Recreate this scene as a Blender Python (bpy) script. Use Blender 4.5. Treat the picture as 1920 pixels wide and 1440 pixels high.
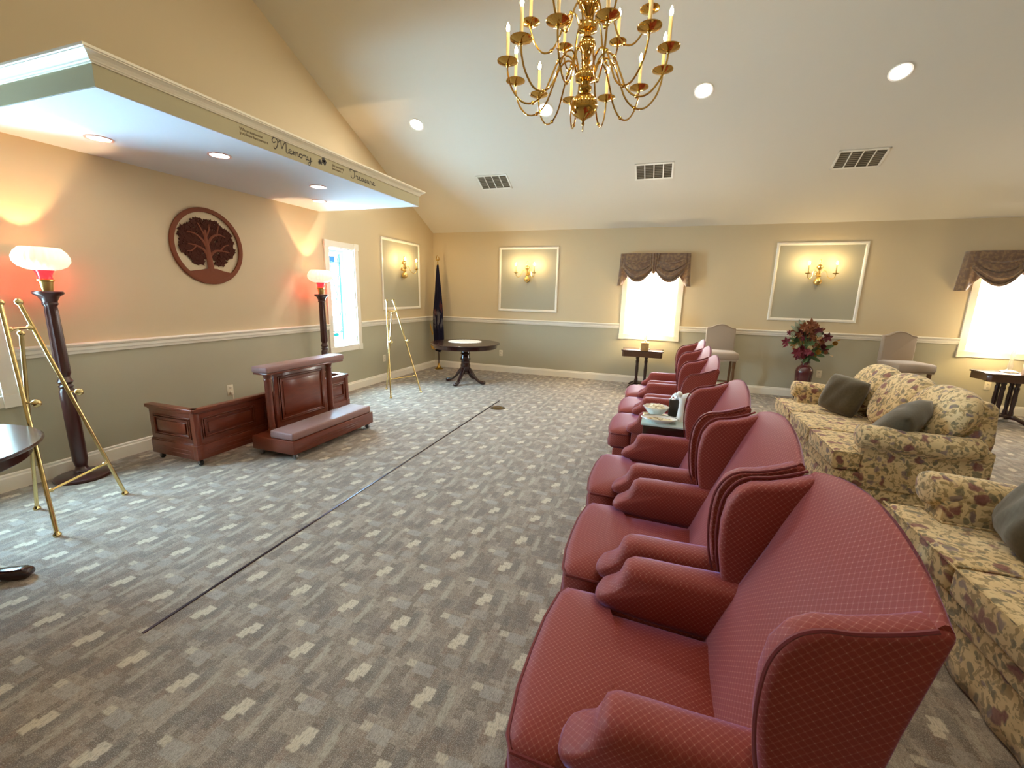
import bpy, bmesh, math, random
from mathutils import Vector, Matrix
random.seed(7)
PI = math.pi
for o in list(bpy.data.objects): bpy.data.objects.remove(o)
SC = bpy.context.scene
COL = SC.collection

# ---------------------------------------------------------------- camera
YAW, PIT, ROL, FPX = math.radians(19.2027), math.radians(11.7918), math.radians(1.3293), 803.72
def cam_axes():
    f = Vector((-math.sin(YAW)*math.cos(PIT), math.cos(YAW)*math.cos(PIT), -math.sin(PIT)))
    r = Vector((math.cos(YAW), math.sin(YAW), 0)); u = r.cross(f)
    c, s = math.cos(ROL), math.sin(ROL)
    return c*r+s*u, -s*r+c*u, f
r_, u_, f_ = cam_axes()
cam = bpy.data.cameras.new('camera'); cam.sensor_width = 36; cam.lens = FPX/1920*36
cam.clip_start = .02
camo = bpy.data.objects.new('camera', cam); COL.objects.link(camo)
camo.matrix_world = Matrix(((r_.x, u_.x, -f_.x, 0), (r_.y, u_.y, -f_.y, 0), (r_.z, u_.z, -f_.z, 1.5), (0, 0, 0, 1)))
SC.camera = camo

# ---------------------------------------------------------------- light levels
SC.view_settings.view_transform = 'Standard'; SC.view_settings.look = 'None'
SC.view_settings.gamma = 1; SC.view_settings.use_curve_mapping = False
SC.view_settings.exposure = 0.70
w = bpy.data.worlds.new('daylight'); SC.world = w; w.use_nodes = True
w.node_tree.nodes['Background'].inputs[0].default_value = (.75, .88, 1, 1)
w.node_tree.nodes['Background'].inputs[1].default_value = 1.0
L_SIDE, L_BACK = 98.0, 14.0     # daylight windows: left wall, far wall
L_CAN, L_SOFCAN, L_BULB, L_TORCH, L_LAMP = 225.0, 30.0, 235.0, 5400.0, 28.0

# ---------------------------------------------------------------- helpers
def lin(c):
    return tuple((v/12.92 if v <= .04045 else ((v+.055)/1.055)**2.4) for v in (x/255 for x in c)) + (1,)
MATS = {}
def mat(name, col, rough=.6, metal=0.0, **kw):
    if name in MATS: return MATS[name]
    m = bpy.data.materials.new(name); m.use_nodes = True; MATS[name] = m
    b = m.node_tree.nodes['Principled BSDF']
    b.inputs['Base Color'].default_value = lin(col); b.inputs['Roughness'].default_value = rough; b.inputs['Metallic'].default_value = metal
    for k, v in kw.items(): b.inputs[k.replace('_', ' ')].default_value = v
    return m
def emat(name, col, strength):
    if name in MATS: return MATS[name]
    m = bpy.data.materials.new(name); m.use_nodes = True; MATS[name] = m
    nt = m.node_tree; nt.nodes.clear()
    e = nt.nodes.new('ShaderNodeEmission'); o = nt.nodes.new('ShaderNodeOutputMaterial')
    e.inputs[0].default_value = col if len(col) == 4 else tuple(col)+(1,); e.inputs[1].default_value = strength
    nt.links.new(e.outputs[0], o.inputs[0]); return m
class NT:
    """tiny node-graph writer"""
    def __init__(s, m): s.t = m.node_tree; s.b = s.t.nodes.get('Principled BSDF')
    def n(s, typ, **kw):
        x = s.t.nodes.new('ShaderNode'+typ)
        for k, v in kw.items(): setattr(x, k, v)
        return x
    def put(s, inp, v):
        if hasattr(v, 'is_output'): s.t.links.new(v, inp)
        else: inp.default_value = v
    def math(s, op, a, b=0.0, c=0.0):
        x = s.n('Math', operation=op)
        s.put(x.inputs[0], a); s.put(x.inputs[1], b); s.put(x.inputs[2], c); return x.outputs[0]
    def mix(s, f, a, b):
        x = s.n('Mix', data_type='RGBA'); s.put(x.inputs[0], f); s.put(x.inputs[6], a); s.put(x.inputs[7], b); return x.outputs[2]
    def noise(s, vec, scale, detail=2, rough=.5):
        x = s.n('TexNoise'); s.put(x.inputs['Vector'], vec); x.inputs['Scale'].default_value = scale
        x.inputs['Detail'].default_value = detail; x.inputs['Roughness'].default_value = rough; return x.outputs['Fac']
    def obj(s): return s.n('TexCoord').outputs['Object']
    def uv(s): return s.n('TexCoord').outputs['UV']
    def sep(s, v):
        x = s.n('SeparateXYZ'); s.put(x.inputs[0], v); return x.outputs
    def mapv(s, v, scale=(1, 1, 1), rot=(0, 0, 0), loc=(0, 0, 0)):
        x = s.n('Mapping'); s.put(x.inputs[0], v); x.inputs['Scale'].default_value = scale
        x.inputs['Rotation'].default_value = rot; x.inputs['Location'].default_value = loc; return x.outputs[0]
    def step(s, v, lo, hi):
        x = s.n('MapRange', interpolation_type='SMOOTHSTEP'); s.put(x.inputs[0], v); x.inputs[1].default_value = lo; x.inputs[2].default_value = hi
        return x.outputs[0]
    def color(s, c): s.put(s.b.inputs['Base Color'], c)
    def bump(s, h, strength=.2, dist=.01):
        x = s.n('Bump'); x.inputs['Strength'].default_value = strength; x.inputs['Distance'].default_value = dist
        s.put(x.inputs['Height'], h); s.t.links.new(x.outputs[0], s.b.inputs['Normal'])

class MB:
    """collects shapes that become ONE mesh object"""
    def __init__(s): s.v = []; s.f = []; s.mi = []; s.cur = 0
    def add(s, vs, fs):
        o = len(s.v); s.v += [tuple(p) for p in vs]; s.f += [tuple(i+o for i in f) for f in fs]; s.mi += [s.cur]*len(fs); return s
    def box(s, x0, x1, y0, y1, z0, z1):
        if x0 > x1: x0, x1 = x1, x0
        if y0 > y1: y0, y1 = y1, y0
        if z0 > z1: z0, z1 = z1, z0
        return s.add([(x0,y0,z0),(x1,y0,z0),(x1,y1,z0),(x0,y1,z0),(x0,y0,z1),(x1,y0,z1),(x1,y1,z1),(x0,y1,z1)],
                     [(0,3,2,1),(4,5,6,7),(0,1,5,4),(1,2,6,5),(2,3,7,6),(3,0,4,7)])
    def lathe(s, prof, seg=24, at=(0,0,0), M=None, rib=0.0, nrib=0, cap=True):
        vs = []; fs = []
        for r, z in prof:
            for k in range(seg):
                a = 2*PI*k/seg; rr = r*(1+rib*math.cos(nrib*a)) if nrib else r
                p = Vector((rr*math.cos(a), rr*math.sin(a), z))
                if M: p = M @ p
                vs.append((p.x+at[0], p.y+at[1], p.z+at[2]))
        n = len(prof)
        for i in range(n-1):
            for k in range(seg):
                fs.append((i*seg+k, i*seg+(k+1)%seg, (i+1)*seg+(k+1)%seg, (i+1)*seg+k))
        if prof[0] == prof[-1]: cap = False
        if cap and prof[0][0] > 1e-4: fs.append(tuple(range(seg-1, -1, -1)))
        if cap and prof[-1][0] > 1e-4: fs.append(tuple((n-1)*seg+k for k in range(seg)))
        return s.add(vs, fs)
    def tube(s, path, r, seg=8, closed=False, up=None, flat=1.0):
        P = [Vector(p) for p in path]; n = len(P); vs = []; fs = []
        R = r if isinstance(r, (list, tuple)) else [r]*n
        prev = None
        for i in range(n):
            if closed: t = P[(i+1)%n]-P[i-1]
            else: t = P[min(i+1, n-1)]-P[max(i-1, 0)]
            if t.length < 1e-9: t = Vector((0,0,1))
            t.normalize()
            if up is not None: a = t.cross(Vector(up))
            elif prev is None: a = t.cross(Vector((0,0,1))) if abs(t.z) < .9 else t.cross(Vector((1,0,0)))
            else: a = prev - t*prev.dot(t)
            if a.length < 1e-6: a = t.orthogonal()
            a.normalize(); prev = a; b = t.cross(a)
            for k in range(seg):
                an = 2*PI*k/seg
                vs.append(P[i]+a*(R[i]*math.cos(an))+b*(R[i]*flat*math.sin(an)))
        m = n if closed else n-1
        for i in range(m):
            j = (i+1)%n
            for k in range(seg): fs.append((i*seg+k, i*seg+(k+1)%seg, j*seg+(k+1)%seg, j*seg+k))
        if not closed: fs += [tuple(range(seg-1,-1,-1)), tuple((n-1)*seg+k for k in range(seg))]
        return s.add(vs, fs)
    def prism(s, out, axis, a, b):
        """2-D outline extruded along axis: 'x' outline=(y,z), 'y' outline=(x,z), 'z' outline=(x,y)"""
        def p(q, t): return {'x': (t, q[0], q[1]), 'y': (q[0], t, q[1]), 'z': (q[0], q[1], t)}[axis]
        n = len(out)
        return s.add([p(q, a) for q in out]+[p(q, b) for q in out],
                     [tuple(range(n-1,-1,-1)), tuple(range(n, 2*n))]+[(i, (i+1)%n, n+(i+1)%n, n+i) for i in range(n)])
    def loft(s, rings, cap=True):
        m = len(rings[0]); vs = [p for r in rings for p in r]; fs = []
        for i in range(len(rings)-1):
            for k in range(m): fs.append((i*m+k, i*m+(k+1)%m, (i+1)*m+(k+1)%m, (i+1)*m+k))
        if cap: fs += [tuple(range(m-1,-1,-1)), tuple((len(rings)-1)*m+k for k in range(m))]
        return s.add(vs, fs)
    def grid(s, fn, nu, nv):
        vs = [fn(i/nu, j/nv) for j in range(nv+1) for i in range(nu+1)]
        return s.add(vs, [(j*(nu+1)+i, j*(nu+1)+i+1, (j+1)*(nu+1)+i+1, (j+1)*(nu+1)+i) for j in range(nv) for i in range(nu)])
    def ball(s, c, r, seg=12, rings=8, sc=(1,1,1)):
        vs = []; fs = []
        for i in range(rings+1):
            th = PI*i/rings
            for k in range(seg):
                a = 2*PI*k/seg
                vs.append((c[0]+r*sc[0]*math.sin(th)*math.cos(a), c[1]+r*sc[1]*math.sin(th)*math.sin(a), c[2]-r*sc[2]*math.cos(th)))
        for i in range(rings):
            for k in range(seg): fs.append((i*seg+k, i*seg+(k+1)%seg, (i+1)*seg+(k+1)%seg, (i+1)*seg+k))
        return s.add(vs, fs)
    def xf(s, M):
        s.v = [tuple(M @ Vector(p)) for p in s.v]; return s
    def mesh(s, name, mats, bevel=0, seg=2, smooth=True, sharp=40, uv=False, subd=0):
        bm = bmesh.new(); vv = [bm.verts.new(p) for p in s.v]
        for f, mi in zip(s.f, s.mi):
            q = []
            for i in f:
                if vv[i] not in q: q.append(vv[i])
            if len(q) < 3: continue
            try: ff = bm.faces.new(q); ff.material_index = mi
            except ValueError: pass
        bmesh.ops.remove_doubles(bm, verts=bm.verts, dist=1e-5)
        bmesh.ops.recalc_face_normals(bm, faces=bm.faces)
        if bevel:
            ed = [e for e in bm.edges if len(e.link_faces) == 2 and e.calc_face_angle(0) > math.radians(28)]
            bmesh.ops.bevel(bm, geom=ed, offset=bevel, segments=seg, profile=.5, affect='EDGES', clamp_overlap=True)
        me = bpy.data.meshes.new(name); bm.to_mesh(me); bm.free()
        for m in (mats if isinstance(mats, (list, tuple)) else [mats]): me.materials.append(m)
        if smooth:
            me.polygons.foreach_set('use_smooth', [True]*len(me.polygons))
            me.set_sharp_from_angle(angle=math.radians(sharp))
        if uv:
            l = me.uv_layers.new(name='box')
            for p in me.polygons:
                n = p.normal; a = max(range(3), key=lambda i: abs(n[i]))
                i, j = ((1, 2), (0, 2), (0, 1))[a]
                for li in p.loop_indices:
                    c = me.vertices[me.loops[li].vertex_index].co; l.data[li].uv = (c[i], c[j])
        return me
    def build(s, name, mats, parent=None, **kw):
        o = bpy.data.objects.new(name, s.mesh(name, mats, **kw)); COL.objects.link(o)
        if parent: o.parent = parent
        return o
def tag(o, label=None, cat=None, group=None, kind=None):
    if label: o['label'] = label
    if cat: o['category'] = cat
    if group: o['group'] = group
    if kind: o['kind'] = kind
    return o
def thing(name, label, cat, loc=(0,0,0), rz=0.0, group=None):
    o = bpy.data.objects.new(name, None); COL.objects.link(o); o.empty_display_size = .1
    o.location = loc; o.rotation_euler = (0, 0, rz); return tag(o, label, cat, group)
def dup(root, loc, rz=None, label=None):
    r = root.copy(); COL.objects.link(r); r.location = loc
    if rz is not None: r.rotation_euler = (0, 0, rz)
    if label: r['label'] = label
    for ch in list(root.children):
        c = ch.copy(); COL.objects.link(c); c.parent = r
        for g in list(ch.children):
            d = g.copy(); COL.objects.link(d); d.parent = c
    return r
def bez(pts, n=8):
    """Catmull-Rom through points"""
    P = [Vector(p) for p in pts]; out = []
    for i in range(len(P)-1):
        p0 = P[max(i-1, 0)]; p1 = P[i]; p2 = P[i+1]; p3 = P[min(i+2, len(P)-1)]
        for k in range(n):
            t = k/n
            out.append(.5*((2*p1)+(-p0+p2)*t+(2*p0-5*p1+4*p2-p3)*t*t+(-p0+3*p1-3*p2+p3)*t**3))
    out.append(P[-1]); return out

# ---------------------------------------------------------------- room numbers (metres)
XA, XR, YB, YF = -4.444, 7.4, 7.828, -2.35
EV, SL = 2.645, .495
YR = 2.74                                   # ridge
ZR = EV+SL*(YB-YR)
RAIL0, RAIL1 = .952, 1.04
SOF = (-2.932, 1.644, 4.827, 2.519)         # soffit front x, y0, y1, underside z
def ceil_z(y): return EV+SL*(YB-y) if y > YR else ZR-SL*(YR-y)

# ---------------------------------------------------------------- materials
def paint(name, col, rough=.75):
    m = mat(name, col, rough); g = NT(m); n = g.noise(g.obj(), 90, 3); g.bump(n, .06, .004); return m
W_UP = paint('wall_paint_tan', (210, 190, 154)); W_LO = paint('wall_paint_sage', (178, 170, 146))
CEIL = paint('ceiling_paint', (218, 209, 192), .85); TRIM = mat('trim_paint_white', (240, 232, 216), .35)
SOFM = paint('soffit_paint_white', (204, 204, 208), .8)
BRASS = mat('polished_brass', (206, 164, 84), .10, 1.0)
BRASSL = mat('satin_gold', (222, 190, 120), .28, 1.0)
IVORY = mat('candle_ivory', (206, 178, 120), .6)
STEEL = mat('caster_steel', (150, 150, 152), .3, 1.0); BLACK = mat('black_rubber', (22, 20, 20), .5)
def wood(name, c1, c2, rough=.28, axis=(1, 14, 14)):
    m = mat(name, c1, rough, Coat_Weight=.35, Coat_Roughness=.12); g = NT(m)
    n = g.noise(g.mapv(g.obj(), axis), 5, 4, .6)
    g.color(g.mix(n, lin(c1), lin(c2))); return m
CHERRY = wood('cherry_wood', (128, 60, 36), (86, 34, 20), axis=(14, 2, 14))
MAHOG = wood('dark_mahogany', (58, 26, 20), (34, 14, 11), .2, (12, 12, 2))
WALNUT = wood('walnut_brown', (92, 56, 30), (58, 32, 16), .35, (12, 12, 2))
DKLAMP = wood('lamp_column_wood', (74, 34, 30), (46, 20, 18), .3, (10, 10, 2))

def burgundy():
    m = mat('burgundy_damask', (128, 46, 42), .55, Sheen_Weight=.30, Sheen_Roughness=.35, Specular_IOR_Level=.2)
    m.node_tree.nodes['Principled BSDF'].inputs['Sheen Tint'].default_value = (.55, .45, 1.0, 1)  # violet sheen tint puts the windows' blue daylight into the fabric colour
    g = NT(m); x, y, z = g.sep(g.uv()); k = PI/.0125
    a = g.math('SINE', g.math('MULTIPLY', g.math('ADD', x, y), k*.72)); b = g.math('SINE', g.math('MULTIPLY', g.math('SUBTRACT', x, y), k*.72))
    pr = g.math('ABSOLUTE', g.math('MULTIPLY', a, b)); line = g.step(pr, .30, .05)
    d = g.math('MAXIMUM', g.math('ABSOLUTE', a), g.math('ABSOLUTE', b)); dot = g.step(d, .24, .10)
    c = g.mix(g.math('MULTIPLY', line, .32), lin((138, 56, 44)), lin((176, 104, 90)))
    c = g.mix(g.math('MULTIPLY', dot, .55), c, lin((214, 166, 140)))
    n = g.noise(g.obj(), 260, 2); c = g.mix(g.math('MULTIPLY', n, .22), c, lin((92, 32, 32)))
    g.color(c); g.bump(line, .10, .002); return m
BURG = burgundy()
BPIPE = mat('burgundy_piping', (116, 44, 44), .6, Sheen_Weight=.1, Specular_IOR_Level=.2)
def floral():
    m = mat('floral_upholstery', (206, 180, 128), .85, Sheen_Weight=.2); g = NT(m); o = g.obj()
    wp = g.n('VectorMath', operation='ADD'); nz = g.n('TexNoise'); nz.inputs['Scale'].default_value = 16; g.put(nz.inputs['Vector'], o)
    sc = g.n('VectorMath', operation='SCALE'); g.put(sc.inputs[0], nz.outputs['Color']); sc.inputs['Scale'].default_value = .09
    g.put(wp.inputs[0], o); g.put(wp.inputs[1], sc.outputs[0]); v = wp.outputs[0]
    base = g.mix(g.noise(o, 14, 3), lin((232, 210, 164)), lin((208, 180, 128)))
    def blotch(scale, lo, hi, seedloc):
        t = g.n('TexVoronoi'); t.inputs['Scale'].default_value = scale; g.put(t.inputs['Vector'], g.mapv(v, loc=seedloc))
        return g.step(t.outputs['Distance'], hi, lo)
    br_ = g.step(g.noise(v, 38, 3), .52, .58); base = g.mix(g.math('MULTIPLY', br_, .72), base, lin((136, 112, 70)))
    lf = blotch(20, .28, .38, (.3, .1, .7)); base = g.mix(g.math('MULTIPLY', lf, .75), base, lin((102, 98, 78)))
    lf2 = g.step(g.noise(g.mapv(v, loc=(4, 2, 1)), 22, 2), .61, .69); base = g.mix(g.math('MULTIPLY', lf2, .6), base, lin((124, 106, 64)))
    fd = g.mix(g.noise(o, 70, 2), lin((96, 38, 44)), lin((148, 92, 90)))
    fl = blotch(9.5, .20, .33, (2.3, 4.1, 1.7)); base = g.mix(g.math('MULTIPLY', fl, .88), base, fd)
    fl2 = blotch(13, .16, .28, (7.3, .1, 5.7)); base = g.mix(g.math('MULTIPLY', fl2, .75), base, lin((122, 102, 110)))
    g.color(base); g.bump(g.noise(o, 300, 2), .1, .002); return m
FLORAL = floral()
def fabric(name, c1, c2, sc=200, rough=.85):
    m = mat(name, c1, rough, Sheen_Weight=.3); g = NT(m); n = g.noise(g.obj(), sc, 3); g.color(g.mix(n, lin(c1), lin(c2))); g.bump(n, .15, .003); return m
OLIVE = fabric('olive_velvet', (92, 82, 60), (66, 58, 42), 60)
TAUPE = fabric('taupe_linen', (176, 158, 138), (150, 130, 112)); MAUVE = fabric('mauve_vinyl', (150, 110, 104), (128, 90, 86), 120, .5)
def brocade():
    m = mat('valance_brocade', (92, 66, 46), .7, Sheen_Weight=.4); g = NT(m); o = g.obj()
    n = g.step(g.noise(o, 26, 3), .42, .66); g.color(g.mix(n, lin((112, 84, 64)), lin((142, 112, 78)))); return m
BROC = brocade()
def carpet():
    m = mat('patterned_carpet', (110, 102, 90), .95, Sheen_Weight=.15); g = NT(m); o = g.obj()
    PX, PY = .2985, .2855
    x, y, z = g.sep(g.mapv(o, rot=(0, 0, .012)))
    jx = g.math('MULTIPLY', g.math('SUBTRACT', g.noise(o, 90, 2), .5), .022)
    X = g.math('ADD', x, jx); Y = y
    def rect(cx, cy, w_, h_, soft=.004):
        # wrapped distance to the lattice point
        dx = g.math('ABSOLUTE', g.math('SUBTRACT', g.math('WRAP', X, cx+PX, cx), cx+PX/2))
        dy = g.math('ABSOLUTE', g.math('SUBTRACT', g.math('WRAP', Y, cy+PY, cy), cy+PY/2))
        a = g.step(dx, w_/2+soft, w_/2-soft); b = g.step(dy, h_/2+soft, h_/2-soft)
        return g.math('MULTIPLY', a, b)
    bx, by = -1.05, 2.595                    # centre of a bright block
    def R(dx, dy, w_, h_): return rect(bx+dx-PX/2, by+dy-PY/2, w_, h_)
    def cells(w_, h_, sh, seed):
        row = g.math('FLOOR', g.math('DIVIDE', X, w_)); col = g.math('FLOOR', g.math('DIVIDE', g.math('ADD', Y, g.math('MULTIPLY', row, sh)), h_))
        cb = g.n('CombineXYZ'); g.put(cb.inputs[0], row); g.put(cb.inputs[1], col); cb.inputs[2].default_value = seed
        wn = g.n('TexWhiteNoise', noise_dimensions='3D'); g.put(wn.inputs['Vector'], cb.outputs[0]); return wn.outputs['Value']
    b1 = cells(.032, .085, .037, 1.5); b2 = cells(.05, .05, .021, 4.5)
    mo = g.noise(o, 60, 3, .7)
    c = g.mix(g.math('ADD', g.math('MULTIPLY', b1, .6), g.math('MULTIPLY', g.math('SUBTRACT', mo, .5), 1.1)), lin((116, 102, 88)), lin((186, 169, 149)))
    c = g.mix(g.math('MULTIPLY', g.math('MULTIPLY', g.step(b2, .72, .9), g.step(mo, .35, .6)), .5), c, lin((116, 90, 72)))
    def over(c, dx, dy, w_, h_, col, k=.8): return g.mix(g.math('MULTIPLY', R(dx, dy, w_, h_), k), c, lin(col))
    c = over(c, .055, .03, .045, .12, (102, 98, 92), .5); c = over(c, -.075, -.07, .06, .11, (104, 92, 84), .5)
    c = over(c, .14, -.10, .07, .06, (100, 92, 86), .5); c = over(c, -.06, .10, .085, .055, (168, 160, 150), .6)
    c = over(c, .03, -.11, .07, .06, (156, 146, 134), .6); c = over(c, -.02, -.06, .03, .06, (118, 88, 70), .5)
    c = over(c, .105, -.02, .026, .13, (176, 164, 144), .7); c = over(c, .094, .055, .018, .05, (172, 160, 140), .6)
    c = over(c, -.122, .11, .040, .032, (196, 182, 158), .85)
    c = over(c, .012, .010, .048, .056, (206, 192, 168), .92); c = over(c, -.006, -.026, .040, .05, (204, 190, 164), .92)
    nf = g.noise(g.mapv(o, (210, 60, 1)), 1, 2); c = g.mix(g.math('MULTIPLY', g.step(nf, .44, .66), .4), c, lin((84, 74, 66)))
    nf2 = g.noise(o, 300, 1); c = g.mix(g.math('MULTIPLY', g.step(nf2, .45, .72), .38), c, lin((214, 204, 190)))
    g.color(c); g.bump(nf2, .3, .004); return m
CARPET = carpet()

# ---------------------------------------------------------------- shell
struct = lambda o: tag(o, kind='structure')
T = .16
m_ = MB(); m_.box(XA-.3, XR+T, YF-T, YB+T, -.1, 0); fl_ = struct(m_.build('floor', CARPET))
fl_['label'] = 'grey and beige patterned carpet floor of the room'
cl = MB()
cl.prism([(YB+T, ceil_z(YB)-SL*T), (YR, ZR), (YF-T, ceil_z(YF)-SL*T), (YF-T, ceil_z(YF)+.3), (YR, ZR+.3), (YB+T, EV+.3)], 'x', XA-.3, XR+T)
struct(cl.build('ceiling', CEIL, smooth=False))

def wall_cells(m, const, t0, t1, us, zs, holes, axis):
    """boxes for every cell of the wall that is not inside an opening"""
    for i in range(len(us)-1):
        for j in range(len(zs)-1):
            uc, zc = (us[i]+us[i+1])/2, (zs[j]+zs[j+1])/2
            if any(h[0] < uc < h[1] and h[2] < zc < h[3] for h in holes): continue
            m.cur = 1 if zc < RAIL1-.04 else 0
            if axis == 'x': m.box(t0, t1, us[i], us[i+1], zs[j], zs[j+1])
            else: m.box(us[i], us[i+1], t0, t1, zs[j], zs[j+1])
WIN_A = [(1.09, 1.61, .70, 2.09), (4.94, 5.46, .70, 2.09)]
WIN_B = [(-.66, .17, .86, 2.08), (4.03, 4.86, .86, 2.08)]
WIN_F = []
def zsplit(h): return sorted(set([0, RAIL1-.04, 2.45]+[v for q in h for v in q[2:]]))
def usplit(a, b, h): return sorted(set([a, b]+[v for q in h for v in q[:2]]))
TL = .26
m_ = MB(); wall_cells(m_, XA, XA-TL, XA, usplit(YF-T, YB+T, WIN_A), zsplit(WIN_A), WIN_A, 'x'); m_.cur = 0
m_.prism([(YF-T, 2.45), (YB+T, 2.45), (YB+T, ceil_z(YB)+.02), (YR, ZR+.02), (YF-T, ceil_z(YF)+.02)], 'x', XA-TL, XA)
struct(m_.build('wall_left', [W_UP, W_LO], smooth=False))
m_ = MB(); wall_cells(m_, YB, YB, YB+T, usplit(XA-T, XR+T, WIN_B), zsplit(WIN_B)+[EV+.05], WIN_B, 'y')
struct(m_.build('wall_back', [W_UP, W_LO], smooth=False))
m_ = MB(); wall_cells(m_, XR, XR, XR+T, [YF-T, YB+T], [0, RAIL1-.04, 2.45], [], 'x'); m_.cur = 0
m_.prism([(YF-T, 2.45), (YB+T, 2.45), (YB+T, ceil_z(YB)+.02), (YR, ZR+.02), (YF-T, ceil_z(YF)+.02)], 'x', XR, XR+T)
struct(m_.build('wall_right', [W_UP, W_LO], smooth=False))
m_ = MB(); wall_cells(m_, YF, YF-T, YF, usplit(XA-T, XR+T, WIN_F), zsplit(WIN_F)+[ceil_z(YF)+.02], WIN_F, 'y')
struct(m_.build('wall_front', [W_UP, W_LO], smooth=False))

# chair rail + baseboard, broken at the window casings
RAILP = [(0, RAIL0), (.012, RAIL0), (.016, RAIL0+.02), (.022, RAIL0+.03), (.022, RAIL1-.034), (.034, RAIL1-.026), (.04, RAIL1-.012), (.03, RAIL1), (0, RAIL1)]
BASEP = [(0, 0), (.018, 0), (.018, .098), (.012, .108), (.012, .12), (.006, .128), (0, .128)]
def run(prof, wall, a, b):
    m = MB()
    if wall == 'left': m.prism([(XA+p, z) for p, z in prof], 'y', a, b)
    elif wall == 'right': m.prism([(XR-p, z) for p, z in prof], 'y', a, b)
    elif wall == 'back': m.prism([(YB-p, z) for p, z in prof], 'x', a, b)
    else: m.prism([(YF+p, z) for p, z in prof], 'x', a, b)
    return m
def combine(ms):
    q = MB()
    for m in ms: q.add(m.v, m.f)
    return q
struct(combine([run(RAILP, 'left', a, b) for a, b in ((YF, 1.01), (1.69, 4.865), (5.54, YB))]).build('trim_1', TRIM, smooth=False))
struct(combine([run(RAILP, 'back', a, b) for a, b in ((XA, -.74), (.25, 3.95), (4.94, XR))]).build('trim_2', TRIM, smooth=False))
struct(combine([run(RAILP, 'right', YF, YB)]).build('trim_3', TRIM, smooth=False))
struct(run(BASEP, 'left', YF, YB).build('baseboard_left', TRIM, smooth=False))
struct(run(BASEP, 'back', XA, XR).build('baseboard_back', TRIM, smooth=False))
struct(run(BASEP, 'right', YF, YB).build('baseboard_right', TRIM, smooth=False))
struct(run(BASEP, 'front', XA, XR).build('baseboard_front', TRIM, smooth=False))

# soffit with crown
sx, s0, s1, sz = SOF
m_ = MB(); m_.cur = 0; m_.box(XA-.01, sx, s0, s1, sz+.004, 2.688)
m_.cur = 1; m_.box(XA-.01, sx-.002, s0+.002, s1-.002, sz, sz+.006)
sof = struct(m_.build('ceiling_soffit', [paint('soffit_paint_sage', (172, 164, 132)), SOFM], smooth=False))
CP = [(0, 2.632), (.008, 2.632), (.011, 2.637), (.016, 2.640), (.020, 2.646), (.032, 2.658), (.047, 2.668), (.056, 2.672), (.056, 2.676), (.063, 2.679), (.063, 2.692), (0, 2.692)]
m_ = MB(); rings = []
for p, z in CP: rings.append((p, z))
n = len(CP)
pts = []
for (px, py, dx, dy) in ((XA, s0, 0, -1), (sx, s0, 1, -1), (sx, s1, 1, 1), (XA, s1, 0, 1)):
    pts.append([(px+dx*p, py+dy*p, z) for p, z in CP])
vs = [q for r in pts for q in r]
fs = [(i*n+k, i*n+(k+1)%n, (i+1)*n+(k+1)%n, (i+1)*n+k) for i in range(3) for k in range(n)]
m_.add(vs, fs); m_.build('crown_moulding', mat('crown_cream', (232, 224, 202), .4), sof, smooth=False)
# lettering on the soffit face
INK = mat('lettering_dark_vinyl', (58, 52, 44), .6); INKL = mat('lettering_grey_vinyl', (134, 122, 96), .6)
def small_text(body, y, z, size, par):
    cu = bpy.data.curves.new('lettering', 'FONT'); cu.body = body; cu.size = size; cu.extrude = .0015; cu.space_line = .9; cu.resolution_u = 2
    tmp = bpy.data.objects.new('tmp', cu); COL.objects.link(tmp); bpy.context.view_layer.update()
    me = bpy.data.meshes.new_from_object(tmp.evaluated_get(bpy.context.evaluated_depsgraph_get()))
    bpy.data.objects.remove(tmp)
    me.transform(Matrix(((0, 0, 1, sx+.0015), (1, 0, 0, y), (0, 1, 0, z), (0, 0, 0, 1)))); me.materials.clear(); me.materials.append(INKL)
    o = bpy.data.objects.new('lettering', me); COL.objects.link(o); o.parent = par; return o
small_text('When someone\nyou love becomes a', 2.475, 2.590, .029, sof)['label'] = 'two lines of small grey lettering on the soffit'
small_text('the memory\nbecomes a', 3.375, 2.590, .031, sof)['label'] = 'two lines of small grey lettering on the soffit'
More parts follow.
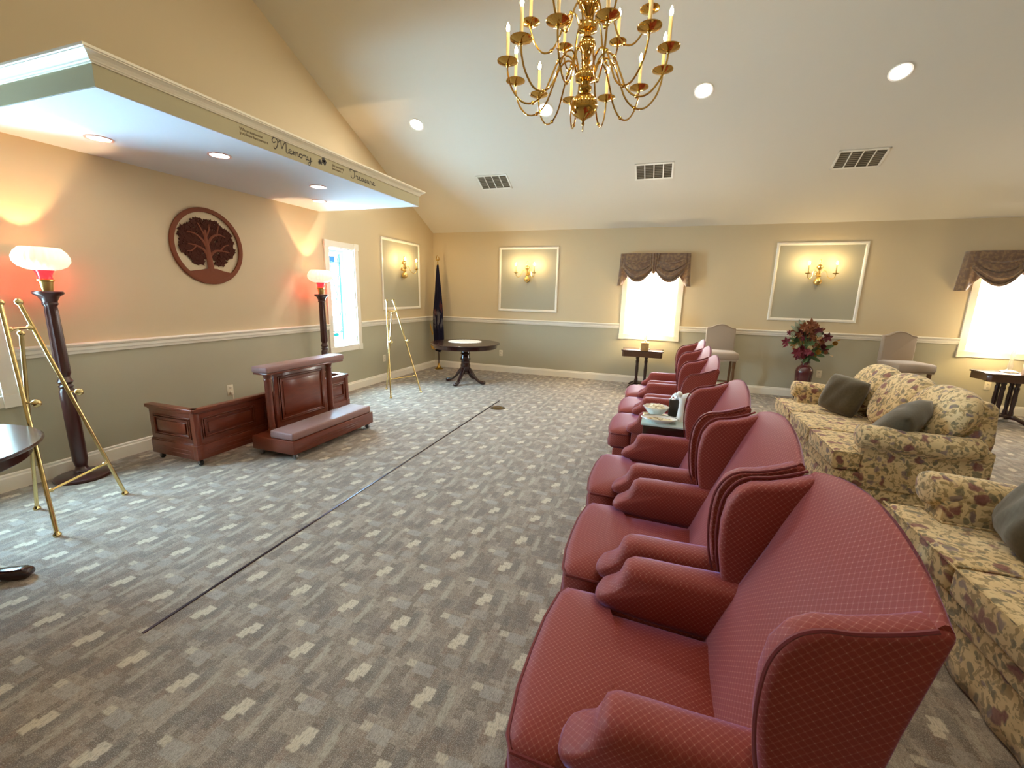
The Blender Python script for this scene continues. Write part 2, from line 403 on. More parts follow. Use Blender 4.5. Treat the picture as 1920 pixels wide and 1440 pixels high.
GL = {  # pen strokes, x-height 1
 'M': ([[(-.1,1.5),(-.5,1.1),(-.7,1.6),(-.4,2.3),(.1,2.2),(.25,1.4),(.0,.3),(-.35,-.2),(-.5,.2)], [(.25,1.4),(.55,2.0),(.8,2.2),(.85,1.4),(.95,.5),(1.3,1.6),(1.7,2.3),(1.75,1.2),(1.7,.2),(1.95,-.1),(2.2,.2)]], 2.15),
 'T': ([[(-.7,1.6),(-.8,2.1),(-.3,2.3),(.4,2.1),(1.1,2.25),(1.5,2.5)], [(.45,2.1),(.4,1.2),(.3,.3),(-.1,-.15),(-.55,.1),(-.4,.45)]], .75),
 'e': ([[(0,.3),(.35,.55),(.5,.85),(.25,1.0),(.05,.6),(.15,.1),(.45,.02),(.8,.3)]], .75),
 'm': ([[(0,.6),(.15,.95),(.2,.0),(.25,.55),(.5,.98),(.6,.6),(.6,.0),(.68,.6),(.9,.98),(1.02,.6),(1.02,.1),(1.25,.1)]], 1.25),
 'o': ([[(.45,.95),(.1,.8),(.05,.2),(.35,.0),(.6,.35),(.5,.85),(.4,.9),(.6,.8),(.9,.85)]], .85),
 'r': ([[(0,.7),(.15,1.1),(.25,.85),(.5,.95),(.5,.5),(.5,.05),(.8,.2)]], .75),
 'y': ([[(0,.7),(.1,.95),(.15,.3),(.4,.05),(.65,.5),(.7,.95),(.68,.1),(.5,-.9),(.2,-1.1),(.1,-.7),(.6,-.1),(1.0,.3)]], .9),
 'a': ([[(.6,.85),(.25,.95),(.05,.4),(.25,.0),(.55,.4),(.62,.9),(.6,.2),(.75,.0),(.95,.3)]], .9),
 's': ([[(0,.2),(.3,1.0),(.35,.6),(.5,.2),(.25,-.02),(.1,.15),(.75,.3)]], .7),
 'u': ([[(0,.6),(.1,.95),(.12,.25),(.35,.0),(.58,.4),(.62,.95),(.62,.2),(.78,.02),(1.0,.3)]], .95)}
def script(word, y, z, xh, xw, par, rad=.0036):
    m = MB(); cx = .9 if word[0] in 'MT' else 0
    for ch in word:
        st, adv = GL[ch]
        for s in st:
            m.tube([(sx+.0015, y+(cx+p.x)*xw, z+p.y*xh) for p in bez([Vector((a, b, 0)) for a, b in s], 6)], rad, 6, up=(1, 0, 0), flat=.35)
        cx += adv
    return m.build('lettering', INK, par)
script('Memory', 2.735, 2.558, .031, .053, sof)['label'] = 'word Memory in dark script on the soffit'
script('Treasure', 3.605, 2.558, .030, .053, sof, .0033)['label'] = 'word Treasure in dark script on the soffit'
m_ = MB()
for cy, cz, r in ((3.275, 2.612, .020), (3.292, 2.600, .016), (3.268, 2.596, .014), (3.232, 2.590, .015), (3.222, 2.578, .012), (3.244, 2.576, .011), (3.285, 2.580, .010)):
    m_.prism([(cy+r*math.cos(a)*(1+.18*math.cos(5*a)), cz+r*math.sin(a)*(1+.18*math.cos(5*a))) for a in [2*PI*k/24 for k in range(24)]], 'x', sx, sx+.002)
m_.tube([(sx+.001, 3.215, 2.565), (sx+.001, 3.25, 2.585), (sx+.001, 3.275, 2.60)], .0022, 5)
m_.build('flower_emblem', INK, sof)['label'] = 'small dark flower motif between the words'

# ---------------------------------------------------------------- windows
DAY = (.44, .75, 1.0)
def casing(m, axis, c, u0, u1, z0, z1, w, t, sgn, sill=False):
    """flat boards round an opening standing proud of the wall, with square corner blocks"""
    def bx(a, b, lo, hi, d):
        p0, p1 = sorted((c, c+sgn*d))
        if axis == 'x': m.box(p0, p1, a, b, lo, hi)
        else: m.box(a, b, p0, p1, lo, hi)
    bx(u0-w, u0, z0, z1, t); bx(u1, u1+w, z0, z1, t); bx(u0, u1, z1, z1+w, t); bx(u0, u1, z0-w, z0, t)
    for a in (u0-w-.004, u1-.004):
        for b in (z0-w-.004, z1-.004): bx(a, a+w+.008, b, b+w+.008, t+.008)
def jamb(m, axis, c0, c1, u0, u1, z0, z1, t=.015):
    c0, c1 = sorted((c0, c1))
    def bx(a, b, lo, hi):
        if axis == 'x': m.box(c0, c1, a, b, lo, hi)
        else: m.box(a, b, c0, c1, lo, hi)
    bx(u0, u0+t, z0, z1); bx(u1-t, u1, z0, z1); bx(u0+t, u1-t, z0, z0+t); bx(u0+t, u1-t, z1-t, z1)
GLASS = emat('backlit_leaded_glass', DAY, L_SIDE); GBLUE = emat('blue_art_glass', (.10, .35, .85), .9); GTEAL = emat('teal_art_glass', (.05, .55, .55), .9); CYGLOW = emat('cyan_daylight_glow', (.22, .80, .95), 1.0)
CAME = mat('lead_came', (60, 84, 86), .5, .3); SASH = mat('sash_white', (226, 236, 238), .4)
for i, (u0, u1, z0, z1) in enumerate(WIN_A):
    win = struct(bpy.data.objects.new('window_%d' % (i+1), None)); COL.objects.link(win)
    win['label'] = ('tall narrow leaded glass window beside the round table, at the left edge', 'tall narrow leaded glass window behind the standing lamp and brass easel')[i]
    m_ = MB(); casing(m_, 'x', XA, u0, u1, z0, z1, .082, .02, 1); m_.build('window_frame', TRIM, win, smooth=False)
    m_ = MB(); jamb(m_, 'x', XA-TL, XA, u0, u1, z0, z1); m_.build('window_jamb', TRIM, win, smooth=False)
    xs = XA-.205; a0, a1 = u0+.015, u1-.015; b0, b1 = z0+.015, z1-.015; q = .045
    m_ = MB(); m_.box(xs-.02, xs+.02, a0, a0+q, b0, b1); m_.box(xs-.02, xs+.02, a1-q, a1, b0, b1); m_.box(xs-.02, xs+.02, a0+q, a1-q, b0, b0+q); m_.box(xs-.02, xs+.02, a0+q, a1-q, b1-q, b1)
    m_.build('window_sash', SASH, win, smooth=False)
    a0 += q; a1 -= q; b0 += q; b1 -= q
    m_ = MB(); m_.box(xs-.012, xs-.006, a0, a1, b0, b1); m_.build('pane', GLASS, win, smooth=False)
    cy = (a0+a1)/2; W = a1-a0; xc = xs-.003
    m_ = MB(); r = .012
    ins = .05
    for p in (([cy, b1-.30], [cy+W*.28, (b0+b1)/2+.05], [cy, b0+.30], [cy-W*.28, (b0+b1)/2+.05], [cy, b1-.30]),
              ([a0+ins, b0], [a0+ins, b1]), ([a1-ins, b0], [a1-ins, b1]), ([a0, b0+.13], [a1, b0+.13]), ([a0, b1-.13], [a1, b1-.13]),
              ([cy, b1-.30], [cy, b1-.13]), ([cy, b0+.13], [cy, b0+.30])):
        m_.tube([(xc, y, z) for y, z in p], r, 5)
    m_.build('lead_came', CAME, win)
    for e0, e1 in ((a0, a0+.028), (a1-.028, a1)):  # glowing strips imitate sash and jamb lit by blue daylight
        m_ = MB(); m_.box(xs-.006, xs-.003, e0, e1, b0, b1); m_.build('cyan_glow_strip', CYGLOW, win, smooth=False)
    m_ = MB(); m_.box(xs-.007, xs-.002, cy-W*.24, cy+W*.24, b1-.125, b1-.04); m_.build('coloured_pane', GBLUE, win, smooth=False)
    m_ = MB(); m_.box(xs-.007, xs-.002, cy-W*.24, cy+W*.24, b0+.06, b0+.11); m_.build('coloured_pane', GTEAL, win, smooth=False)
    for zz in (b1-.30, b0+.30, (b0+b1)/2+.05):
        for dy in ((0,) if abs(zz-(b0+b1)/2) > .1 else (-W*.28, W*.28)):
            m_ = MB(); m_.prism([(cy+dy-.014, zz), (cy+dy, zz-.022), (cy+dy+.014, zz), (cy+dy, zz+.022)], 'x', xs-.007, xs-.001); m_.build('coloured_pane', GTEAL, win, smooth=False)
SHEER = emat('sheer_blind_backlit', (1, .985, .95), L_BACK)
for i, (u0, u1, z0, z1) in enumerate(WIN_B):
    win = struct(bpy.data.objects.new('window_%d' % (i+3), None)); COL.objects.link(win)
    win['label'] = ('bright window with a white blind under the brown valance, behind the row of armchairs', 'bright window with a white blind cut by the right edge')[i]
    m_ = MB(); casing(m_, 'y', YB, u0, u1, z0, z1, .078, .02, -1); m_.build('window_frame', TRIM, win, smooth=False)
    m_ = MB(); jamb(m_, 'y', YB, YB+T, u0, u1, z0, z1); m_.build('window_jamb', TRIM, win, smooth=False)
    m_ = MB(); m_.box(u0+.015, u1-.015, YB+.05, YB+.056, z0+.015, z1-.015); m_.build('window_blind', SHEER, win, smooth=False)
    m_ = MB(); m_.box(u0+.015, u1-.015, YB+.038, YB+.05, z0+.015, z0+.035); m_.build('blind_rail', TRIM, win, smooth=False)
# picture-frame panels with sage centres
def panel(n, axis, u0, u1, z0, z1, lab):
    m = MB(); w, t = .042, .018
    prof = [(0, 0), (0, .014), (.010, .020), (.030, .018), (w, .008), (w, 0)]
    ring = []
    for (u, z, du, dz) in ((u0, z0, 1, 1), (u1, z0, -1, 1), (u1, z1, -1, -1), (u0, z1, 1, -1)):
        ring.append([((XA+d, u+du*p, z+dz*p) if axis == 'x' else (u+du*p, YB-d, z+dz*p)) for p, d in prof])
    k = len(prof); vs = [q for r in ring for q in r]
    m.add(vs, [(i*k+j, i*k+(j+1) % k, ((i+1) % 4)*k+(j+1) % k, ((i+1) % 4)*k+j) for i in range(4) for j in range(k)])
    o = struct(m.build('trim_%d' % n, TRIM, smooth=False)); o['label'] = lab
    q = MB()
    if axis == 'x': q.box(XA, XA+.004, u0+.02, u1-.02, z0+.02, z1-.02)
    else: q.box(u0+.02, u1-.02, YB-.004, YB, z0+.02, z1-.02)
    q.build('panel_face', W_LO, o, smooth=False); return o
panel(4, 'x', 6.12, 7.29, 1.198, 2.372, 'white framed sage wall panel left of the flag')
panel(5, 'y', -3.035, -1.885, 1.190, 2.358, 'white framed sage wall panel right of the flag')
panel(6, 'y', 1.53, 2.70, 1.198, 2.369, 'white framed sage wall panel above the flower arrangement')

# ---------------------------------------------------------------- valances
def valance(x0, x1, lab):
    t = thing('window_valance', lab, 'valance', (x0, YB, 0), 0, 'brown swag valances')
    W = x1-x0; zt = 2.215; d = .12
    m = MB(); m.box(.01, W-.01, -d+.01, 0, zt-.03, zt); m.build('top_board', BROC, t, smooth=False)
    n = 2; sw = (W-.10)/n
    for k in range(n):
        a = .05+k*sw
        def fn(u, v, a=a):
            s = math.sin(PI*u); drop = .22+.24*s
            fold = abs(math.sin(v*PI*3.1+.3))**.7*.045*s*(.25+v)
            return (a+u*sw+(u-.5)*.03*v, -d-.006-.05*s*v-fold, zt-v*drop)
        m = MB(); m.grid(fn, 20, 40); o = m.build('swag', BROC, t, sharp=180)
        so = o.modifiers.new('thick', 'SOLIDIFY'); so.thickness = .008; so.offset = 1
        for v in (.36, .58, .78, .985):
            m = MB(); P = []
            for i in range(19):
                u = .03+.94*i/18; p = fn(u, v if v < .9 else v); P.append((p[0], p[1]-.010, p[2]))
            m.tube(P, [.004+.013*math.sin(PI*i/18) for i in range(19)], 8); m.build('pleat', BROC, o)
    for u in (.05+sw,):
        m = MB(); m.grid(lambda a, b: (u-.07+a*.14+(.5-a)*.05*b, -d-.03-.012*math.cos(a*PI*6), zt-b*(.27+.06*math.sin(PI*a))), 18, 6)
        o = m.build('jabot', BROC, t, sharp=180); so = o.modifiers.new('thick', 'SOLIDIFY'); so.thickness = .006
    for s in (0, 1):
        def tail(a, b, s=s):
            # a: outer side (at the wall) -> round the front corner -> inner edge
            if a < .5: x = 0; y = -a/.5*d
            else: x = (a-.5)/.5*.165; y = -d-.018*math.sin((a-.5)*PI*5)
            drop = .525-.20*max(0, (a-.66)/.34)
            x -= .045*b*(1-a)
            return ((x if s == 0 else W-x), y-.010*b, zt-b*drop)
        m = MB(); m.grid(tail, 16, 10); o = m.build('tail', BROC, t, sharp=180)
        so = o.modifiers.new('thick', 'SOLIDIFY'); so.thickness = .006
    return t
valance(-.79, .31, 'brown swagged fabric valance over the window behind the armchairs')
valance(3.80, 4.98, 'brown swagged fabric valance over the window at the right edge')

# ---------------------------------------------------------------- ceiling vents, recessed lights, outlets
nrm = Vector((0, -SL, -1)).normalized()
def on_ceiling(x, y, roof=True):
    """matrix: local x = world x, local y = down the slope, local z = out of the ceiling"""
    X = Vector((1, 0, 0)); Zv = nrm; Yv = Zv.cross(X)
    return Matrix(((X.x, Yv.x, Zv.x, x), (X.y, Yv.y, Zv.y, y), (X.z, Yv.z, Zv.z, ceil_z(y)), (0, 0, 0, 1)))
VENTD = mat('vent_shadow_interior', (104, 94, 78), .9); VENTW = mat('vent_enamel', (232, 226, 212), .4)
VENTS = mat('vent_slat_enamel', (140, 128, 106), .5)
vl = ('ceiling air vent nearest the soffit', 'ceiling air vent above the first brown valance', 'ceiling air vent above the sage panel with flowers below')
for (x, y), lab in zip(((-2.70, 6.68), (-.32, 6.68), (2.05, 6.70)), vl):
    t = thing('ceiling_vent', lab, 'vent', group='ceiling air vents'); t.matrix_world = on_ceiling(x, y)
    w_, h_ = .255, .155
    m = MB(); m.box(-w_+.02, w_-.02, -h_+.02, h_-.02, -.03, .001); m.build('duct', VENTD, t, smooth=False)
    m = MB(); m.box(-w_, w_, -h_, -h_+.024, 0, .008); m.box(-w_, w_, h_-.024, h_, 0, .008); m.box(-w_, -w_+.024, -h_, h_, 0, .008); m.box(w_-.024, w_, -h_, h_, 0, .008)
    m.build('frame', VENTW, t, smooth=False)
    for k in range(1, 4):
        m = MB(); xx = -w_+.012+k*(2*w_-.024)/4; m.box(xx-.006, xx+.006, -h_+.02, h_-.02, 0, .009); m.build('divider', VENTW, t, smooth=False)
    for k in range(4):
        xa_ = -w_+.018+k*(2*w_-.024)/4; xb_ = xa_+(2*w_-.024)/4-.012
        for j in range(9):
            yy = -h_+.03+j*(2*h_-.06)/8
            m = MB(); m.add([(xa_, yy-.010, .001), (xb_, yy-.010, .001), (xb_, yy+.004, .006), (xa_, yy+.004, .006), (xa_, yy-.010, .003), (xb_, yy-.010, .003), (xb_, yy+.004, .008), (xa_, yy+.004, .008)],
                            [(0,3,2,1), (4,5,6,7), (0,1,5,4), (1,2,6,5), (2,3,7,6), (3,0,4,7)]); m.build('slat', VENTS, t, smooth=False)
CAN = emat('recessed_lamp_lens', (1, .93, .80), L_CAN); CANS = emat('soffit_lamp_lens', (1, .90, .84), L_SOFCAN)
RING = mat('lamp_trim_white', (238, 230, 222), .4); RINGP = mat('lamp_trim_copper', (226, 176, 160), .3)
ll = ('recessed ceiling light above the end of the soffit', 'recessed ceiling light glimpsed through the brass chandelier', 'recessed ceiling light right of the chandelier', 'recessed ceiling light nearest the right edge')
for (x, y), lab in list(zip(((-3.42, 5.62), (-1.61, 5.63), (.18, 5.63), (1.95, 5.68)), ll))+[((3.75, 5.66), 'recessed ceiling light beyond the right edge of the picture'), ((.2, 1.2), 'added unseen ceiling light warming the nearest armchair seats')]:  # last one is an unseen lamp added to warm the chair seats
    t = thing('recessed_light', lab, 'light', group='recessed ceiling lights')
    if y > YR: t.matrix_world = on_ceiling(x, y)
    else:
        n2 = Vector((0, SL, -1)).normalized(); X = Vector((1, 0, 0)); Yv = n2.cross(X)
        t.matrix_world = Matrix(((X.x, Yv.x, n2.x, x), (X.y, Yv.y, n2.y, y), (X.z, Yv.z, n2.z, ceil_z(y)), (0, 0, 0, 1)))
    m = MB(); m.lathe([(.078, -.002), (.098, -.002), (.100, .004), (.096, .008), (.080, .006), (.078, -.002)], 28); m.build('trim_ring', RING, t)
    m = MB(); m.lathe([(.0, .003), (.079, .003), (.079, -.02), (0, -.02)], 28); m.build('lens', CAN, t)
sl_ = ('recessed soffit light above the left standing lamp', 'recessed soffit light left of the tree plaque', 'recessed soffit light nearest the front, right of the tree plaque', 'recessed soffit light above the right standing lamp')
for (x, y), lab in zip(((-3.90, 2.16), (-3.41, 2.68), (-3.41, 3.71), (-3.93, 4.28)), sl_):
    t = thing('recessed_light', lab, 'light', (x, y, sz), 0, 'recessed soffit lights')
    m = MB(); m.lathe([(.062, .002), (.082, .002), (.082, -.006), (.066, -.006), (.062, .002)], 28); m.build('trim_ring', RINGP, t)
    m = MB(); m.lathe([(0, .001), (.064, .001), (.064, -.003), (0, -.003)], 28); m.build('lens', CANS, t)
OUT = mat('outlet_plate_ivory', (226, 214, 188), .4)
def outlet(axis, u, z, lab, plug=False):
    t = thing('wall_outlet', lab, 'outlet', (XA, u, z) if axis == 'x' else (u, YB, z), PI/2 if axis == 'x' else 0, 'wall outlets')
    m = MB(); m.box(-.036, .036, -.006, 0, -.058, .058); m.build('cover_plate', OUT, t, bevel=.003)
    for dz in (-.026, .026):
        m = MB(); m.box(-.016, .016, -.009, -.005, dz-.015, dz+.015); s = m.build('socket', OUT, t, bevel=.003)
        q = MB(); q.box(-.008, -.005, -.0095, -.008, dz-.006, dz+.006); q.box(.005, .008, -.0095, -.008, dz-.006, dz+.006); q.build('slot', BLACK, s, smooth=False)
    if plug:
        m = MB(); m.box(-.013, .013, -.032, -.009, -.042, -.012); m.build('plug', OUT, t, bevel=.004)
        m = MB(); m.tube(bez([(0, -.03, -.035), (.004, -.035, -.10), (.01, -.02, -.20), (.02, -.03, -.33), (.06, -.05, -.38)], 6), .004, 6); m.build('cord', OUT, t)
outlet('x', 3.32, .40, 'wall outlet with a plugged cord above the low wooden screen', True)
outlet('x', 6.11, .39, 'wall outlet behind the far brass easel')
outlet('y', -2.97, .37, 'wall outlet right of the dark round table')
outlet('y', 2.35, .39, 'wall outlet right of the dark red vase')
outlet('y', 4.38, .39, 'wall outlet below the bright right window')
# ---------------------------------------------------------------- wing armchairs (face -x)
def make_chair(label):
    t = thing('wing_armchair', label, 'armchair', group='burgundy wing armchairs in a row')
    HW = .325
    # frame under the cushion
    m = MB(); m.prism([(-.27, -HW+.015), (-.255, -HW+.005), (.30, -HW+.015), (.30, HW-.015), (-.255, HW-.005), (-.27, HW-.015)], 'z', .15, .335)
    m.build('seat_frame', BURG, t, bevel=.02, seg=3, uv=True)
    # T cushion
    def outline(sc, n=6):
        P = [(-.285, -.19), (-.292, 0), (-.285, .19)]
        base = [(-.325, 0), (-.322, -.14), (-.305, -.27), (-.285, -.305), (-.16, -.308), (-.145, -.295), (-.14, -.235), (-.12, -.222), (.20, -.205), (.215, -.19), (.215, .19), (.20, .205), (-.12, .222), (-.14, .235), (-.145, .295), (-.16, .308), (-.285, .305), (-.305, .27), (-.322, .14)]
        c = (-.05, 0)
        return [(c[0]+(x-c[0])*sc[0], y*sc[1]) for x, y in base]
    rings = [[(x, y, z) for x, y in outline(s)] for s, z in (((.97, .97), .335), ((1, 1), .350), ((1.0, 1.0), .445), ((.975, .975), .462), ((.88, .88), .475), ((.6, .6), .487), ((.25, .25), .491))]
    m = MB(); m.loft(rings); cu = m.build('seat_cushion', BURG, t, uv=True, sharp=75)
    m = MB()
    for z in (.449, .349): m.tube([(x*1.0, y, z) for x, y in outline((1.004, 1.004))], .0055, 6, closed=True)
    m.build('piping', BPIPE, cu)
    # back: leaning pad with an arched top
    def ztop(u): return 1.066-.056*abs(u)**2.0
    def xin(z): return .175+(z-.45)*.41
    nu, nv = 18, 14
    def front(u, v):
        a = 2*u-1; z = .40+v*(ztop(a)-.40); y = a*(.270+.044*max(0, min(1, (z-.80)/.15)))
        return (xin(z)-.035*(1-a*a)*math.sin(PI*min(1, v*1.05))**.8, y, z)
    def rear(u, v):
        a = 2*u-1; z = .40+v*(ztop(a)-.40); return (max(.275+(z-.16)*.16, xin(z)+.022), a*(.282+.032*max(0, min(1, (z-.80)/.15))), z-.003)
    m = MB(); rings = []
    for j in range(nv+1):
        v = j/nv; ring = [front(i/nu, v) for i in range(nu+1)]+[rear(1-i/nu, v) for i in range(nu+1)]
        rings.append(ring)
    top = []
    for p, q in zip(rings[-1][:nu+1], list(reversed(rings[-1][nu+1:]))): top.append((p, q))
    mid = [((p[0]*.65+q[0]*.35), (p[1]+q[1])/2, (p[2]+q[2])/2+.010) for p, q in top]; mid2 = [((p[0]*.35+q[0]*.65), (p[1]+q[1])/2, (p[2]+q[2])/2+.010) for p, q in top]
    rings.append([m0 for m0 in mid]+[m1 for m1 in reversed(mid2)])
    m.loft(rings); m.build('backrest', BURG, t, uv=True, sharp=70)
    # wings with the outer side panel down to the base
    side = [(.240, .56), (.205, .64), (.188, .74), (.186, .83), (.196, .897), (.220, .942), (.256, .965), (.306, .974), (.362, .992), (.402, 1.010), (.434, 1.012), (.396, .80), (.345, .45), (.315, .16), (.23, .16), (.215, .36)]
    for s in (-1, 1):
        m = MB(); a, b = sorted((s*(HW-.062), s*HW)); m.prism(side, 'y', a, b); wg = m.build('wing', BURG, t, bevel=.017, seg=3, uv=True, sharp=60)
        m = MB(); edge = [(x-.004*(1 if z < .9 else .2), s*(HW+.001), z+.0035*(1 if z > .9 else 0)) for x, z in side[:10]]
        m.tube(bez(edge, 4), .0042, 6); m.build('piping', BPIPE, wg)
    # outer back skin
    m = MB()
    def ob(u, v):
        a = 2*u-1; z = .16+v*(ztop(a)*.97-.16); return (.305+.112*v, a*(HW-.045), z)
    def ob2(u, v): p = ob(u, v); return (p[0]+.012, p[1], p[2])
    m.grid(ob, 12, 10); m.grid(ob2, 12, 10)
    nU, nV = 13, 11; o2 = nU*nV
    for i in range(12):
        m.f += [(i, i+1, o2+i+1, o2+i), (10*nU+i, 10*nU+i+1, o2+10*nU+i+1, o2+10*nU+i)]; m.mi += [0, 0]
    for j in range(10):
        m.f += [(j*nU, (j+1)*nU, o2+(j+1)*nU, o2+j*nU), (j*nU+12, (j+1)*nU+12, o2+(j+1)*nU+12, o2+j*nU+12)]; m.mi += [0, 0]
    m.build('back_panel', BURG, t, uv=True)
    # rolled arms
    arm = [(.27, .645), (.10, .640), (-.02, .640), (-.065, .636), (-.088, .620), (-.097, .592), (-.110, .562), (-.140, .535), (-.168, .518), (-.178, .497), (-.165, .478), (-.12, .462), (.0, .45), (.27, .44)]
    for s in (-1, 1):
        m = MB(); rings = []
        for off, k in ((-.060, .55), (-.048, .86), (-.025, .98), (0, 1), (.025, .98), (.048, .86), (.058, .55)):
            c = (.05, .56)
            ring = []
            for x, z in arm:
                kk = k; ring.append((x if x > .25 else c[0]+(x-c[0])*(1-(1-k)*.35), s*(.272+off), c[1]+(z-c[1])*(1-(1-k)*.75)))
            rings.append(ring)
        m.loft(rings); m.build('arm', BURG, t, uv=True, sharp=60)
        m = MB(); a, b = sorted((s*.225, s*(HW-.01))); m.prism([(.27, .30), (.27, .50), (-.10, .50), (-.135, .47), (-.14, .30)], 'y', a, b); m.build('arm_panel', BURG, t, bevel=.012, uv=True)
    for x, y in ((-.22, -.28), (-.22, .28), (.27, -.28), (.27, .28)):
        m = MB(); m.lathe([(.018, 0), (.022, .05), (.03, .12), (.034, .16)], 10, (x, y, 0)); m.build('leg', MAHOG, t)
    return t
CH = [(.035, 1.075), (.015, 1.765), (-.012, 2.50), (-.030, 3.61), (-.025, 4.30), (-.02, 4.99)]
cl_ = ('burgundy wing armchair nearest the camera, its near arm cut by the bottom edge', 'burgundy wing armchair second from the camera in the row', 'burgundy wing armchair right before the little glass-topped table, third from the camera',
       'burgundy wing armchair just beyond the little glass-topped table', 'burgundy wing armchair fifth from the camera, second beyond the little table', 'burgundy wing armchair farthest from the camera, at the end of the row')
ch0 = make_chair(cl_[0]); ch0.location = (CH[0][0], CH[0][1], 0)
for (x, y), lb in list(zip(CH, cl_))[1:]: dup(ch0, (x, y, 0), 0, lb)

# little table between the armchairs
t = thing('lamp_table', 'small dark wooden table with a glass top between the armchairs', 'table', (.13, 3.08, 0))
GT = mat('table_glass_top', (196, 214, 206), .06, Coat_Weight=1.0)
m = MB(); m.box(-.22, .24, -.125, .19, .645, .66); m.build('table_top', GT, t, bevel=.004)
m = MB(); m.box(-.205, .225, -.11, .175, .42, .645); m.build('apron', MAHOG, t, bevel=.006)
for x in (-.19, .21):
    for y in (-.095, .16):
        m = MB(); m.box(x-.018, x+.018, y-.018, y+.018, 0, .42); m.build('leg', MAHOG, t, bevel=.004)
m = MB(); m.box(-.195, .215, -.10, .165, .17, .19); m.build('lower_shelf', MAHOG, t, bevel=.004)
# things on it
CHINA = mat('white_china', (246, 244, 238), .15, Coat_Weight=.6)
t = thing('bowl', 'white scalloped bowl of mints on the little table', 'bowl', (.0, 3.20, .66))
m = MB(); prof = [(.03, 0), (.034, .004), (.05, .018), (.075, .045), (.088, .068), (.086, .070), (.072, .048), (.046, .022), (0, .014)]
m.lathe(prof, 32, rib=.05, nrib=10); m.build('bowl_body', CHINA, t)
MINT = mat('cream_mint', (248, 236, 206), .5)
for k in range(16):
    a = k*2.4; r = .055*math.sqrt((k+.5)/16); q = MB()
    q.box(-.013, .013, -.011, .011, -.008, .008); q.xf(Matrix.Translation((r*math.cos(a), r*math.sin(a), .052+.022*(1-r/.06)+.006*(k % 3))) @ Matrix.Rotation(k*1.3, 4, 'Z') @ Matrix.Rotation(.5*math.sin(k*2.1), 4, 'X'))
    q.build('mint', MINT, t, bevel=.004)
t = thing('serving_dish', 'oval patterned china dish on the near edge of the little table', 'dish', (.03, 3.03, .66))
m = MB(); S = Matrix.Diagonal((1, .62, 1, 1))
m.lathe([(.07, 0), (.075, .004), (.10, .016), (.125, .030), (.124, .033), (.098, .020), (.07, .010), (0, .009)], 36, M=S); m.build('dish_body', CHINA, t)
def dish_print():
    mm = mat('dish_print_glaze', (240, 228, 190), .2); g = NT(mm); o = g.obj(); n = g.step(g.noise(o, 55, 2), .52, .62)
    g.color(g.mix(n, lin((242, 230, 192)), lin((170, 140, 104)))); return mm
m = MB(); m.lathe([(0, .0095), (.07, .0105), (.09, .0165), (.09, .0175), (.07, .0115), (0, .0105)], 36, M=S); m.build('printed_centre', dish_print(), t)
m = MB(); m.tube([(.118*math.cos(a), .118*.62*math.sin(a), .0305) for a in [2*PI*k/40 for k in range(40)]], .0025, 5, closed=True); m.build('rim_band', mat('dish_band_grey', (120, 112, 96), .3), t)
t = thing('figurine', 'white china figurine standing on the little table', 'figurine', (.17, 3.13, .66))
m = MB(); m.lathe([(.034, 0), (.036, .012), (.030, .03), (.024, .09), (.022, .13), (.028, .15), (.026, .165), (.0, .172)], 20); m.build('figurine_body', CHINA, t)
m = MB(); m.tube(bez([(-.005, 0, .16), (.03, 0, .175), (.06, .01, .168), (.075, .02, .158)], 5), [.022, .023, .023, .024, .025, .026, .027, .027, .026, .024, .022, .02, .018, .014, .01, .006], 10); m.build('wing', CHINA, t)
m = MB(); m.ball((-.026, 0, .186), .022, sc=(1, 1, 1)); m.tube([(-.015, 0, .16), (-.022, 0, .175), (-.026, 0, .186)], .014, 8); m.build('head', CHINA, t)
t = thing('tissue_box', 'small dark tissue holder with a white tissue behind the bowl', 'tissue box', (.125, 3.235, .66))
m = MB(); m.box(-.04, .04, -.03, .03, 0, .125); m.build('holder', mat('holder_dark_bronze', (56, 48, 40), .35, .3), t, bevel=.006)
m = MB(); m.grid(lambda u, v: (-.03+.055*u+.01*math.sin(v*5), -.012+.024*v+.012*math.sin(u*7), .122+.045*math.sin(PI*u)*(.5+.5*math.sin(PI*v))+.012*math.sin(u*9+v*4)), 10, 8)
q = m.build('tissue', mat('tissue_paper', (250, 250, 250), .9), t, sharp=180); q.modifiers.new('thick', 'SOLIDIFY').thickness = .002

